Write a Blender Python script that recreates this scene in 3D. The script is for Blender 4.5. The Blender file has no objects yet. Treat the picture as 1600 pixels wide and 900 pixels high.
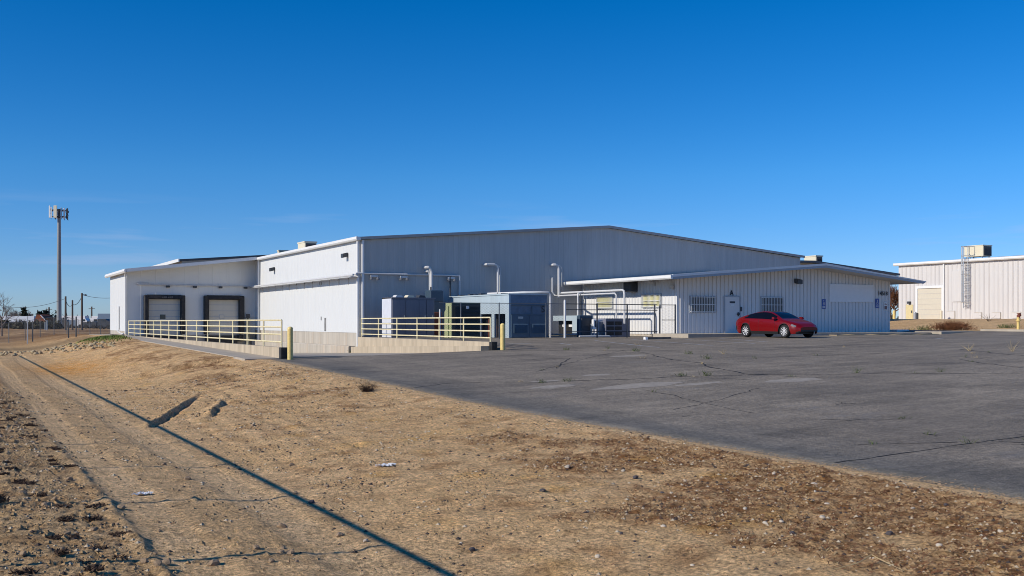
import bpy, math, random
import numpy as np
R = math.radians
random.seed(7); rng = np.random.default_rng(7)
sc = bpy.context.scene
COL = sc.collection

# ------------------------------------------------------------------ camera, sky, sun, exposure
CZ = 2.15                     # camera height above the dirt track; x runs along the gable wall, y along the truck ramp
YAW = R(28.8)
S, C, F = math.sin(YAW), math.cos(YAW), 1590.0
cam = bpy.data.cameras.new('camera'); cam.sensor_width = 36; cam.lens = F/1600*36
cam.shift_y = 53/1600; cam.clip_end = 6000; cam.clip_start = .05
co = bpy.data.objects.new('camera', cam); COL.objects.link(co)
co.location = (0, 0, CZ); co.rotation_euler = (R(90), 0, -YAW); sc.camera = co

SUN_EL, SUN_AZ = R(30.5), R(-90.6)
world = bpy.data.worlds.new('World'); sc.world = world; world.use_nodes = True
wn, wl = world.node_tree.nodes, world.node_tree.links
sky = wn.new('ShaderNodeTexSky'); sky.sky_type = 'NISHITA'; sky.sun_disc = False
sky.sun_elevation = SUN_EL; sky.sun_rotation = SUN_AZ % (2*math.pi)
sky.air_density = 1.0; sky.dust_density = 0.0; sky.ozone_density = 5.0; sky.altitude = 1500
hs = wn.new('ShaderNodeHueSaturation'); hs.inputs['Saturation'].default_value = 1.34
tint = wn.new('ShaderNodeMixRGB'); tint.blend_type = 'MULTIPLY'; tint.inputs[0].default_value = 1; tint.inputs[2].default_value = (.82, .88, 1, 1)
bg = wn['Background']; bg.inputs[1].default_value = .122
wl.new(sky.outputs[0], hs.inputs['Color'])
# thin high cloud low over the horizon
tc = wn.new('ShaderNodeTexCoord'); mp = wn.new('ShaderNodeMapping'); mp.inputs['Scale'].default_value = (5, 5, 60)
cn = wn.new('ShaderNodeTexNoise'); cn.inputs['Scale'].default_value = 1.0; cn.inputs['Detail'].default_value = 4
cr = wn.new('ShaderNodeMapRange'); cr.inputs[1].default_value = .56; cr.inputs[2].default_value = .8
sx = wn.new('ShaderNodeSeparateXYZ')
b1 = wn.new('ShaderNodeMapRange'); b1.inputs[1].default_value = .02; b1.inputs[2].default_value = .06
b2 = wn.new('ShaderNodeMapRange'); b2.inputs[1].default_value = .12; b2.inputs[2].default_value = .07
m1 = wn.new('ShaderNodeMath'); m1.operation = 'MULTIPLY'; m2 = wn.new('ShaderNodeMath'); m2.operation = 'MULTIPLY'
m3 = wn.new('ShaderNodeMath'); m3.operation = 'MULTIPLY'; m3.inputs[1].default_value = .65
mx = wn.new('ShaderNodeMixRGB'); mx.inputs[2].default_value = (4.2, 5.0, 6.4, 1)
wl.new(tc.outputs['Generated'], mp.inputs[0]); wl.new(mp.outputs[0], cn.inputs[0]); wl.new(cn.outputs[0], cr.inputs[0])
wl.new(tc.outputs['Generated'], sx.inputs[0]); wl.new(sx.outputs[2], b1.inputs[0]); wl.new(sx.outputs[2], b2.inputs[0])
wl.new(b1.outputs[0], m1.inputs[0]); wl.new(b2.outputs[0], m1.inputs[1]); wl.new(m1.outputs[0], m2.inputs[0]); wl.new(cr.outputs[0], m2.inputs[1])
wl.new(m2.outputs[0], m3.inputs[0]); wl.new(m3.outputs[0], mx.inputs[0]); wl.new(hs.outputs[0], tint.inputs[1]); wl.new(tint.outputs[0], mx.inputs[1]); hz = wn.new('ShaderNodeMapRange'); hz.inputs[1].default_value = .0; hz.inputs[2].default_value = .14; hz.inputs[3].default_value = 1; hz.inputs[4].default_value = 0
air = wn.new('ShaderNodeMixRGB'); air.blend_type = 'MULTIPLY'; air.inputs[2].default_value = (.62, .70, .92, 1)
wl.new(sx.outputs[2], hz.inputs[0]); wl.new(hz.outputs[0], air.inputs[0]); wl.new(mx.outputs[0], air.inputs[1]); wl.new(air.outputs[0], bg.inputs[0])

sd = bpy.data.lights.new('sun', 'SUN'); sd.energy = 4.2; sd.angle = R(.53); sd.color = (1, .92, .79)
so = bpy.data.objects.new('sun', sd); COL.objects.link(so); so.location = (-60, 20, 60)
so.rotation_euler = (R(90)-SUN_EL, 0, -SUN_AZ + math.pi)   # the lamp shines along its own -Z
vs = sc.view_settings; vs.view_transform = 'Standard'; vs.look = 'None'; vs.exposure = 0.0; vs.gamma = 1
sc.cycles.filter_width = .95; sc.cycles.max_bounces = 6; sc.cycles.diffuse_bounces = 3; sc.cycles.use_denoising = True

# ------------------------------------------------------------------ helpers
def zc(u, v): return u*S + v*C
def onv(x, y, v):
    r = (x-800)/F; u = v*(S+r*C)/(C-r*S); return (u, v, CZ+(503-y)/F*zc(u, v))
def onu(x, y, u):
    r = (x-800)/F; v = u*(C-r*S)/(S+r*C); return (u, v, CZ+(503-y)/F*zc(u, v))
def atZ(x, y, Z):
    X = (x-800)/F*Z; return (X*C+Z*S, -X*S+Z*C, CZ+(503-y)/F*Z)

def sst(a, b, x):
    t = np.clip((np.asarray(x, float)-a)/(b-a), 0, 1); return t*t*(3-2*t)
_tab = rng.random((256, 256))*2*math.pi
def noise(x, y, seed=0):
    x = np.asarray(x, float)+seed*17.31; y = np.asarray(y, float)+seed*9.77
    xi, yi = np.floor(x).astype(int), np.floor(y).astype(int); fx, fy = x-xi, y-yi
    w = lambda t: t*t*t*(t*(t*6-15)+10)
    def g(i, j):
        a = _tab[(xi+i) & 255, (yi+j) & 255]; return np.cos(a)*(fx-i)+np.sin(a)*(fy-j)
    wx, wy = w(fx), w(fy)
    return ((g(0, 0)*(1-wx)+g(1, 0)*wx)*(1-wy)+(g(0, 1)*(1-wx)+g(1, 1)*wx)*wy)*1.5
def fbm(x, y, o=4, seed=0):
    s = 0; a = 1; t = 0
    for k in range(o):
        s = s+a*noise(x*2**k, y*2**k, seed+k*3); t += a; a *= .55
    return s/t

class MB:
    def __init__(s): s.v = []; s.f = []
    def add(s, vs, fs):
        o = len(s.v); s.v += [tuple(p) for p in vs]; s.f += [tuple(i+o for i in f) for f in fs]; return s
    def box(s, x0, x1, y0, y1, z0, z1):
        return s.add([(x0,y0,z0),(x1,y0,z0),(x1,y1,z0),(x0,y1,z0),(x0,y0,z1),(x1,y0,z1),(x1,y1,z1),(x0,y1,z1)],
                     [(0,3,2,1),(4,5,6,7),(0,1,5,4),(1,2,6,5),(2,3,7,6),(3,0,4,7)])
    def bbox(s, x0, x1, y0, y1, z0, z1, b=.02):
        """box whose long edges are chamfered"""
        def ring(z, i): return [(x0+i+b,y0+i,z),(x1-i-b,y0+i,z),(x1-i,y0+i+b,z),(x1-i,y1-i-b,z),(x1-i-b,y1-i,z),(x0+i+b,y1-i,z),(x0+i,y1-i-b,z),(x0+i,y0+i+b,z)]
        rs = [ring(z0, b*.7), ring(z0+b, 0), ring(z1-b, 0), ring(z1, b*.7)]
        fs = [tuple(range(7, -1, -1)), tuple(range(24, 32))]
        for k in range(3):
            for i in range(8): fs.append((k*8+i, k*8+(i+1) % 8, k*8+8+(i+1) % 8, k*8+8+i))
        return s.add(sum(rs, []), fs)
    def tube(s, pts, r, n=8, cap=True):
        P = [np.array(p, float) for p in pts]; rr = r if hasattr(r, '__len__') else [r]*len(P)
        vs, fs = [], []; ref = None
        for i, p in enumerate(P):
            d = P[min(i+1, len(P)-1)]-P[max(i-1, 0)]; d = d/(np.linalg.norm(d)+1e-12)
            if ref is None: ref = np.array((0, 0, 1.)) if abs(d[2]) < .9 else np.array((1., 0, 0))
            a = np.cross(d, ref); a /= np.linalg.norm(a)+1e-12; b = np.cross(d, a); ref = -b if False else ref-d*np.dot(ref, d)
            if np.linalg.norm(ref) < .2: ref = b
            for k in range(n):
                t = 2*math.pi*k/n; vs.append(p+(a*math.cos(t)+b*math.sin(t))*rr[i])
        for i in range(len(P)-1):
            for k in range(n): fs.append((i*n+k, i*n+(k+1) % n, i*n+n+(k+1) % n, i*n+n+k))
        if cap: fs.append(tuple(range(n-1, -1, -1))); fs.append(tuple((len(P)-1)*n+k for k in range(n)))
        return s.add(vs, fs)
    def lathe(s, prof, c=(0, 0, 0), n=16, axis='z', cap=True):
        vs, fs = [], []
        for r, h in prof:
            for k in range(n):
                t = 2*math.pi*k/n; a, b = r*math.cos(t), r*math.sin(t)
                vs.append((c[0]+a, c[1]+b, c[2]+h) if axis == 'z' else (c[0]+a, c[1]+h, c[2]+b))
        for i in range(len(prof)-1):
            for k in range(n): fs.append((i*n+k, i*n+(k+1) % n, i*n+n+(k+1) % n, i*n+n+k))
        if cap: fs.append(tuple(range(n-1, -1, -1))); fs.append(tuple((len(prof)-1)*n+k for k in range(n)))
        return s.add(vs, fs)
    def prism(s, poly, a0, a1, plane='xz'):
        """extrude a polygon: 'xz' along y, 'yz' along x, 'xy' along z"""
        n = len(poly)
        def mk(p, a): return (p[0], a, p[1]) if plane == 'xz' else ((a, p[0], p[1]) if plane == 'yz' else (p[0], p[1], a))
        vs = [mk(p, a0) for p in poly]+[mk(p, a1) for p in poly]
        return s.add(vs, [tuple(range(n)), tuple(range(2*n-1, n-1, -1))]+[(i, i+n, (i+1) % n+n, (i+1) % n) for i in range(n)])
    def build(s, name, m, parent=None, smooth=False, local=False, loc=None):
        me = bpy.data.meshes.new(name); off = np.zeros(3)
        if parent is not None and not local:
            p = parent
            while p.parent is not None: p = p.parent
            off = np.array(p.location)
        if loc is not None: off = np.array(loc, float)
        V = (np.array(s.v, float)-off).tolist()
        me.from_pydata(V, [], s.f)
        import bmesh
        b = bmesh.new(); b.from_mesh(me); bmesh.ops.recalc_face_normals(b, faces=b.faces); b.to_mesh(me); b.free()
        for mm in (m if isinstance(m, (list, tuple)) else [m]): me.materials.append(mm)
        if smooth:
            me.polygons.foreach_set('use_smooth', [True]*len(me.polygons))
            if smooth != 2:
                try: me.set_sharp_from_angle(angle=R(40))
                except Exception: pass
        o = bpy.data.objects.new(name, me); COL.objects.link(o)
        if parent is not None: o.parent = parent
        if loc is not None: o.location = loc
        return o

def tag(o, label=None, cat=None, group=None, kind=None):
    if label: o['label'] = label
    if cat: o['category'] = cat
    if group: o['group'] = group
    if kind: o['kind'] = kind
    return o
def thing(name, label, cat, loc=(0, 0, 0), group=None, rz=0):
    o = bpy.data.objects.new(name, None); COL.objects.link(o); o.empty_display_size = .3
    o.location = loc; o.rotation_euler = (0, 0, rz)
    return tag(o, label, cat, group)
def dup(root, loc, label=None, group=None, rz=None, scale=None):
    def cp(o, par):
        c = o.copy(); COL.objects.link(c)
        if par is not None: c.parent = par
        for ch in o.children: cp(ch, c)
        return c
    c = cp(root, None); c.location = loc
    if rz is not None: c.rotation_euler = (0, 0, rz)
    if scale is not None: c.scale = (scale,)*3 if not hasattr(scale, '__len__') else scale
    if label: c['label'] = label
    if group: c['group'] = group
    return c

def mat(name, col, rough=.6, metal=0, var=.12, scale=4., streak=0, bump=0, bscale=30., coat=0, spec=.5, dirt=None, dirt_amt=0., dscale=1.5):
    m = bpy.data.materials.new(name); m.use_nodes = True; n, l = m.node_tree.nodes, m.node_tree.links
    p = n['Principled BSDF']; p.inputs['Roughness'].default_value = rough; p.inputs['Metallic'].default_value = metal
    p.inputs['Coat Weight'].default_value = coat; p.inputs['Coat Roughness'].default_value = .04
    p.inputs['Specular IOR Level'].default_value = spec
    g = n.new('ShaderNodeNewGeometry'); mp = n.new('ShaderNodeMapping')
    if streak: mp.inputs['Scale'].default_value = (1, 1, .08)
    l.new(g.outputs['Position'], mp.inputs[0])
    t = n.new('ShaderNodeTexNoise'); t.inputs['Scale'].default_value = scale; t.inputs['Detail'].default_value = 6; t.inputs['Roughness'].default_value = .65
    l.new(mp.outputs[0], t.inputs[0])
    r = n.new('ShaderNodeMapRange'); r.inputs[1].default_value = .25; r.inputs[2].default_value = .75
    r.inputs[3].default_value = 1-var; r.inputs[4].default_value = 1+var*.5; l.new(t.outputs[0], r.inputs[0])
    x = n.new('ShaderNodeMixRGB'); x.blend_type = 'MULTIPLY'; x.inputs[0].default_value = 1; x.inputs[1].default_value = (*col, 1)
    l.new(r.outputs[0], x.inputs[2]); out = x.outputs[0]
    if dirt is not None:
        t3 = n.new('ShaderNodeTexNoise'); t3.inputs['Scale'].default_value = dscale; t3.inputs['Detail'].default_value = 8; t3.inputs['Roughness'].default_value = .7
        l.new(mp.outputs[0], t3.inputs[0]); r3 = n.new('ShaderNodeMapRange'); r3.inputs[1].default_value = .5; r3.inputs[2].default_value = .75
        r3.inputs[4].default_value = dirt_amt; l.new(t3.outputs[0], r3.inputs[0])
        x3 = n.new('ShaderNodeMixRGB'); x3.inputs[2].default_value = (*dirt, 1); l.new(r3.outputs[0], x3.inputs[0]); l.new(out, x3.inputs[1]); out = x3.outputs[0]
    l.new(out, p.inputs['Base Color'])
    if bump:
        t2 = n.new('ShaderNodeTexNoise'); t2.inputs['Scale'].default_value = bscale; t2.inputs['Detail'].default_value = 5
        l.new(g.outputs['Position'], t2.inputs[0]); b = n.new('ShaderNodeBump'); b.inputs['Strength'].default_value = bump; b.inputs['Distance'].default_value = .02
        l.new(t2.outputs[0], b.inputs['Height']); l.new(b.outputs[0], p.inputs['Normal'])
    return m

M = dict(
    dock_white=mat('dock_panel', (.80, .80, .77), .55, var=.07, scale=3, streak=1, dirt=(.55, .52, .47), dirt_amt=.25, dscale=3),
    white_wall=mat('white_panel', (.66, .675, .68), .55, var=.07, scale=3, streak=1, dirt=(.55, .52, .47), dirt_amt=.25, dscale=3),
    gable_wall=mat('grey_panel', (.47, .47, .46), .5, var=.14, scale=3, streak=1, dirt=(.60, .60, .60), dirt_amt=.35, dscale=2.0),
    annex_wall=mat('annex_panel', (.78, .76, .74), .55, var=.08, scale=3, streak=1, dirt=(.5, .5, .5), dirt_amt=.25, dscale=3),
    annex_side=mat('annex_side_panel', (.70, .70, .70), .55, var=.06, scale=3, streak=1),
    trim=mat('white_trim', (.78, .78, .77), .45, var=.08, scale=3, streak=1),
    trim_grey=mat('grey_trim', (.40, .43, .47), .5, var=.1),
    soffit=mat('soffit', (.55, .51, .45), .7, var=.1),
    roof=mat('roof_metal', (.50, .51, .52), .45, .3, var=.15, scale=2),
    concrete=mat('concrete', (.50, .42, .31), .85, var=.3, scale=2.5, bump=.25, dirt=(.22, .17, .12), dirt_amt=.6, dscale=1.3, streak=1),
    slab=mat('slab_concrete', (.43, .38, .31), .9, var=.25, scale=1.5, bump=.2, dirt=(.25, .21, .17), dirt_amt=.5, dscale=.9),
    foundation=mat('foundation_concrete', (.46, .42, .36), .9, var=.3, scale=3, bump=.3, streak=1, dirt=(.55, .36, .2), dirt_amt=.4, dscale=1.2),
    yellow=mat('yellow_paint', (.78, .60, .22), .5, var=.15, scale=8, dirt=(.25, .12, .05), dirt_amt=.45, dscale=9),
    rail_yellow=mat('faded_yellow_paint', (.80, .71, .44), .5, var=.15, scale=6, dirt=(.25, .1, .05), dirt_amt=.45, dscale=5),
    black=mat('black_rubber', (.018, .018, .02), .6, var=.3, scale=5, dirt=(.12, .1, .09), dirt_amt=.4, dscale=5),
    dark=mat('dark_metal', (.05, .055, .065), .5, var=.2),
    galv=mat('galvanised', (.48, .50, .52), .4, .6, var=.15),
    chainlink=mat('weathered_wire', (.16, .17, .18), .5, .3, var=.2),
    pipe=mat('white_pipe', (.62, .62, .62), .45, var=.1),
    cabinet=mat('cabinet_grey', (.17, .175, .22), .5, var=.1, streak=1, dirt=(.4, .38, .38), dirt_amt=.25),
    cabinet_light=mat('cabinet_side', (.62, .64, .70), .5, var=.08),
    tank=mat('tank_blue', (.05, .085, .125), .45, var=.15),
    lightblue=mat('light_blue_paint', (.42, .51, .57), .5, var=.1, streak=1, dirt=(.3, .3, .28), dirt_amt=.3),
    deepblue=mat('blue_door', (.085, .14, .20), .5, var=.15, streak=1),
    green=mat('transformer_green', (.36, .39, .20), .5, var=.1),
    green_dark=mat('louver_green', (.022, .028, .024), .5, var=.2),
    rust=mat('rusty_machinery', (.20, .055, .03), .7, var=.4, scale=6),
    door_white=mat('door_panel', (.60, .57, .50), .5, var=.06, streak=1),
    glass=mat('dark_glass', (.03, .035, .04), .12, var=.1, spec=.8),
    blind=mat('yellowed_blind', (.52, .50, .26), .6, var=.25, scale=2),
    wood=mat('pole_wood', (.13, .10, .08), .9, var=.3, scale=3, streak=1),
    bark=mat('bark', (.19, .14, .11), .9, var=.3),
    sign_blue=mat('sign_blue', (.015, .07, .32), .4, var=.05),
    sign_white=mat('sign_white', (.82, .82, .82), .4, var=.05),
    letter=mat('black_lettering', (.015, .015, .02), .5, var=.1),
    cream=mat('cream_metal', (.72, .66, .50), .5, var=.12, scale=4, dirt=(.45, .3, .15), dirt_amt=.4, dscale=4),
    louver=mat('louver', (.09, .08, .075), .6, var=.2),
    tan_door=mat('tan_door', (.66, .56, .31), .5, var=.1),
    far_wall=mat('far_panel', (.62, .60, .585), .55, var=.08, streak=1, dirt=(.6, .52, .46), dirt_amt=.3),
    far_door=mat('far_door', (.62, .57, .46), .5, var=.06),
    paint=mat('road_paint', (.42, .42, .43), .8, var=.35, scale=6, dirt=(.1, .1, .1), dirt_amt=.9, dscale=3),
    crack=mat('crack_fill', (.012, .012, .013), .9, var=.2),
    paper=mat('crumpled_paper', (.82, .82, .82), .7, var=.1, scale=20),
    stone=mat('pale_stone', (.52, .45, .36), .85, var=.3, scale=14, bump=.4),
    dark_stone=mat('dark_stone', (.08, .07, .075), .85, var=.3, scale=14, bump=.4),
    rubble=mat('rubble_stone', (.46, .36, .22), .9, var=.35, scale=3, bump=.5, dirt=(.2, .22, .06), dirt_amt=.45, dscale=.8),
    dry=mat('dry_stalk', (.085, .05, .03), .9, var=.4, scale=3),
    straw=mat('straw', (.50, .38, .20), .9, var=.3, scale=3),
    weed=mat('green_weed', (.10, .13, .04), .9, var=.4, scale=5),
    redbush=mat('dead_red_brush', (.19, .075, .03), .9, var=.4, scale=2),
    conifer=mat('conifer', (.03, .04, .022), .9, var=.4, scale=2),
    twig=mat('bare_twig', (.27, .23, .20), .9, var=.3, scale=2),
    roof_red=mat('rust_roof', (.22, .06, .02), .8, var=.35, scale=1),
    trailer=mat('trailer_white', (.62, .66, .72), .5, var=.1),
    truck_white=mat('truck_white', (.8, .8, .8), .4, var=.05),
    truck_blue=mat('truck_blue_grey', (.16, .22, .30), .5, var=.1),
    tyre=mat('tyre', (.016, .016, .017), .8, var=.2),
    rim=mat('bright_rim', (.80, .80, .80), .35, .3, var=.03),
    red=mat('red_paint', (.16, .0005, .0015), .4, 0, var=.03, coat=.35, spec=.25),
    tint=mat('tinted_glass', (.004, .004, .006), .06, var=.05, spec=.25),
    lamp=mat('lamp_glass', (.16, .165, .175), .1, var=.05, spec=.8),
    plastic=mat('dark_plastic', (.012, .012, .013), .5, var=.1),
    taillight=mat('tail_lamp', (.22, .005, .005), .15, var=.05),
)

# ------------------------------------------------------------------ terrain
EDGE_V = [-60, 0, 7.5, 20, 27.7, 40, 46, 60, 79, 95, 140]
EDGE_D = [2.1, 2.08, 2.04, 1.95, 1.74, 1.43, 1.36, 1.18, .98, 1.1, 1.4]
EU = 10.75
def edge_u(v): v = np.asarray(v, float); return EU+.10*noise(v*.45, 3.3, 5)+.06*noise(v*1.9, 1.3, 6)+.045*noise(v*6.5, 2.3, 7)
def lot_z(u, v):
    u = np.asarray(u, float); v = np.asarray(v, float)
    e = np.interp(v, EDGE_V, EDGE_D); f = np.clip(.78+.004*(45-v), .7, 1.0)
    d = e+(f-e)*np.clip((u-10.8)/27.2, 0, 1)
    s = sst(38, 49, v)*sst(20.8, 21.6, u); d = d+(.855-d)*s*np.where(u < 37, 1, np.clip((45-u)/8, 0, 1))
    d = d-.2*sst(53, 58, u)
    return CZ-d+.012*noise(u*.25, v*.25, 9)
FLAT_V = [-100, 60, 80, 110, 250, 600]; FLAT_D = [2.13, 2.13, 1.95, 1.75, 1.6, 1.5]
def seg_dist(u, v, a, b):
    ax, ay = a; bx, by = b; L2 = (bx-ax)**2+(by-ay)**2
    t = np.clip(((u-ax)*(bx-ax)+(v-ay)*(by-ay))/L2, 0, 1)
    px, py = ax+t*(bx-ax), ay+t*(by-ay)
    sgn = np.sign((bx-ax)*(v-ay)-(by-ay)*(u-ax))
    return np.hypot(u-px, v-py)*sgn, t
def ground_base(u, v):
    """large shape only"""
    u = np.asarray(u, float); v = np.asarray(v, float)
    e = CZ-np.interp(v, EDGE_V, EDGE_D); fl = CZ-np.interp(v, FLAT_V, FLAT_D)
    t = edge_u(v)-u
    w = np.interp(v, [0, 20, 40, 60, 90], [3.2, 4.0, 5.2, 5.5, 6])
    t2 = np.where(v > 41, np.maximum(t-.75, 0), t)
    fl = fl+.05*(1-sst(.4, 1.6, u))-.16*np.exp(-((u-3.9)/1.9)**2)*(1-sst(45, 65, v))
    west = e+(fl-e)*sst(0, 1, t2/w)+np.where(v < 41, .03*np.exp(-((t-.5)/.35)**2), 0)
    # low spoil bank where the walkway ends
    west = west+.30*np.exp(-((u-7.6)/2.2)**2-((v-69)/4)**2)+.06*np.exp(-((u-2.5)/4)**2-((v-68)/3)**2)
    west = west-.25*np.exp(-((u-5.5)/2.6)**2-((v-50)/10)**2)*0
    under = lot_z(u, v)-.16
    well = sst(10.2, 10.9, u)*(1-sst(21.1, 21.9, u))*sst(38.6, 39.6, v)*(1-sst(80, 81, v))
    under = under*(1-well)+(CZ-2.9)*well
    z = np.where(u < EU+.0, west, np.where(u < EU+.25, west*(1-(u-EU)/.25)+under*(u-EU)/.25, under))
    z = np.where((u >= 9.9) & (u < EU) & (v > 39), np.minimum(west-.06*sst(9.9, 10.2, u), under*0+west), z)
    # beyond the lot: bank up to the neighbour's yard
    east = CZ-.62+(.87)*sst(60.5, 82, u)+.05*noise(u*.3, v*.3, 4)
    z = np.where(u > 58.0, east*sst(58, 58.6, u)+z*(1-sst(58, 58.6, u)), z)
    far = CZ-1.55
    k = sst(84, 96, v)*sst(-20, 20, 60-u)
    z = np.where(u < 11, z, z*(1-k)+far*k)
    return z
TRACKS = ((1.95, .30), (3.35, .30), (-.1, .0))
def weed_mask(u, v):
    t = EU-u
    m = fbm(u*.42, v*.3, 4, 11)+.5*fbm(u*1.7, v*1.3, 3, 12)
    reg = sst(.25, .6, t)*(1-sst(2.4, 5.0, t))*(.40+.75*(1-sst(9, 20, v)))+.25*sst(22, 40, v)*sst(1, 2, t)*(1-sst(3, 5, t))
    reg = reg+.55*np.exp(-((u-6.0)/1.0)**2-((v-9)/2.0)**2)+.5*np.exp(-((u-5.3)/.9)**2-((v-6.0)/1.3)**2)
    reg = reg+.2*(1-sst(1.2, 1.9, u))*sst(14, 22, v)
    return np.clip(sst(.05, .45, m*1.15+reg*.95-.42), 0, 1)*np.clip(reg*2.2, 0, 1)
def ground_detail(u, v):
    t = EU-u
    out = .030*fbm(u*.7, v*.7, 3, 1)+.016*fbm(u*3, v*3, 3, 2)
    near = 1-sst(30, 60, v)
    rough = (1-sst(1.25, 1.75, u+.12*noise(v*1.1, 2.2, 7)))
    trk = sum(np.exp(-(np.abs(u+.06*np.sin(v*.35)-c)/w)**6) for c, w in TRACKS[:2])
    c1 = fbm(u*4.2, v*3.6, 3, 21); c2 = fbm(u*9, v*8, 2, 22)
    c3 = fbm(u*6.5, v*5.5, 2, 26)
    lump = np.clip(c1-.24, 0, 1)*.10+np.clip(c2-.30, 0, 1)*.14-np.clip(c3-.34, 0, 1)*.30+.016*fbm(u*11, v*11, 3, 27)+.010*noise(u*26, v*26, 28)*(1-sst(9, 18, v))
    out = out+rough*near*lump
    mid = np.exp(-((u-2.62)/.4)**2)*sst(3, 7, v)
    out = out+near*(.35*mid+.18*sst(3.8, 4.6, u))*np.clip(fbm(u*5, v*5, 3, 23)-.22, 0, 1)*.30
    fine = .010*fbm(u*14, v*14, 2, 24)*(1-sst(8, 16, v))
    out = out*(1-.75*trk)+fine*(1-.6*trk)-.028*trk
    tread = (.011*np.sin(v*2*math.pi/.12+np.abs(((u*4) % 1)-.5)*5)*(1-sst(8, 14, v))+.0045*np.sin((u+.05*np.sin(v*.35)+.02*noise(v*.8, 4.4, 17))*2*math.pi/.14)*np.clip(.4+1.5*noise(u*1.2, v*.5, 18), 0, 1))*trk
    out = out+tread
    # broken lip of the wheel track
    lip = np.exp(-((u-1.60-.05*noise(v*2, 8.1, 8))/.07)**2)*(.35+.65*np.clip(noise(v*1.3, 5, 9)+.5, 0, 1))*(1-sst(14, 24, v))
    out = out+lip*.042*(1+.6*noise(u*9, v*9, 10))
    # two ruts driven up the bank
    for a, b, dep, w in (((3.75, 23.0), (7.0, 32.4), .12, .075), ((5.0, 23.3), (7.5, 31.0), .085, .075)):
        d, tt = seg_dist(u, v, a, b); d = d+.05*noise(tt*9, 1, 13)+.05*noise(tt*34, 1, 14)
        env = sst(0, .03, tt)*(1-sst(.45, 1, tt)); brk = 1 if dep > .1 else np.clip(.55+1.3*noise(tt*5, 3, 14), 0, 1)
        out = out-dep*np.exp(-(d/w)**2)*env*brk*(1+.35*noise(u*6, v*6, 16))+.10*env*np.exp(-((d-w*1.35)/.12)**2)*brk
    # faint tyre arcs on the bank
    for k, off in ((0, 0), (1, .5), (2, 1.5), (3, 2.0)):
        d, tt = seg_dist(u, v, (4.2+off, 15.5), (5.6+off*.9, 36))
        out = out-.016*np.exp(-(d/.14)**4)
    # shallow scraped furrows across the bank
    bank = sst(1.2, 3, t)*(1-sst(5.5, 7, t))
    out = out+bank*.018*np.sin((v+.6*u+1.2*noise(u*.5, v*.2, 15))*5.5)*sst(30, 40, v)*(1-sst(60, 66, v))
    out = out+weed_mask(u, v)*(.02+.03*fbm(u*7, v*7, 2, 25))*(1-sst(25, 45, v))
    keep = sst(0, .35, t)*(1-sst(70, 100, v))*sst(-14, -8, u)
    keep = np.where(v > 40, keep*sst(.85, 1.3, t), keep)
    return out*keep+np.where(u > 59, .05*fbm(u*.8, v*.8, 3, 30), 0)
def ground_z(u, v): return ground_base(u, v)+ground_detail(u, v)
def gz(u, v): return float(ground_z(np.array([u]), np.array([v]))[0])
def lz(u, v): return float(lot_z(np.array([u]), np.array([v]))[0])
def onlot(x, y, fn=None):
    Z = 45.
    g = fn or lz
    for _ in range(28):
        X = (x-800)/F*Z; u, v = X*C+Z*S, -X*S+Z*C
        Zn = (CZ-g(u, v))*F/(y-503); Z = .6*Z+.4*min(max(Zn, 2), 300)
    X = (x-800)/F*Z; u, v = X*C+Z*S, -X*S+Z*C
    return u, v, g(u, v)
def gzb(u, v): return float(ground_base(np.array([u]), np.array([v]))[0])
def ongnd(x, y):
    Zs = np.arange(3, 140, .05); X = (x-800)/F*Zs; u, v = X*C+Zs*S, -X*S+Zs*C
    k = int(np.argmax(ground_base(u, v) >= CZ+(503-y)/F*Zs)); return float(u[k]), float(v[k]), gzb(u[k], v[k])

def grow(a, b, s0, k):
    out = [a]; x = a
    while x < b: x += max(s0, k*abs(x-a)); out.append(x)
    return out
us = np.array(sorted(set([-x for x in grow(2, 2500, .3, .18)]+list(np.arange(-1.5, 11.6, .03))+grow(11.7, 24, .35, 0)+grow(24.3, 120, 2, 0)+grow(124, 3000, 8, .2))))
vv = [2.0]
while vv[-1] < 110: vv.append(vv[-1]+max(.022, .0042*vv[-1]))
vv = np.array([-400, -100, -40, -15, -5, 0, 1]+vv+grow(113, 4000, 5, .15))
U, V = np.meshgrid(us, vv); Zg = ground_z(U.ravel(), V.ravel())
nu, nv = len(us), len(vv)
def grid_mesh(name, co3, nu, nv, m, cols=None):
    me = bpy.data.meshes.new(name); nvert = nu*nv
    idx = np.arange(nvert).reshape(nv, nu)
    q = np.stack([idx[:-1, :-1], idx[:-1, 1:], idx[1:, 1:], idx[1:, :-1]], -1).reshape(-1, 4)
    me.vertices.add(nvert); me.vertices.foreach_set('co', np.asarray(co3, np.float32).ravel())
    me.loops.add(q.size); me.loops.foreach_set('vertex_index', q.ravel().astype(np.int32))
    me.polygons.add(len(q)); me.polygons.foreach_set('loop_start', np.arange(0, q.size, 4, dtype=np.int32))
    me.update(calc_edges=True); me.polygons.foreach_set('use_smooth', np.ones(len(q), bool))
    if cols is not None:
        a = me.color_attributes.new('soil', 'FLOAT_COLOR', 'POINT')
        a.data.foreach_set('color', np.concatenate([cols, np.ones((nvert, 1))], 1).astype(np.float32).ravel())
    me.materials.append(m); o = bpy.data.objects.new(name, me); COL.objects.link(o); return o
uf, vf = U.ravel(), V.ravel(); tt = EU-uf
def mixc(a, b, k): return a*(1-k[:, None])+b*k[:, None]
sand = np.array((0.666, 0.437, 0.218)); pale = np.array((0.828, 0.576, 0.317)); weedc = np.array((0.175, 0.073, 0.024)); grey = np.array((0.424, 0.293, 0.154))
orange = np.array((0.639, 0.291, 0.060)); green = np.array((.10, .13, .03)); brown = np.array((0.383, 0.207, 0.086)); straw_c = np.array((0.721, 0.417, 0.120))
k1 = fbm(uf*.35, vf*.35, 4, 41); k2 = fbm(uf*1.6, vf*1.6, 3, 42)
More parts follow.
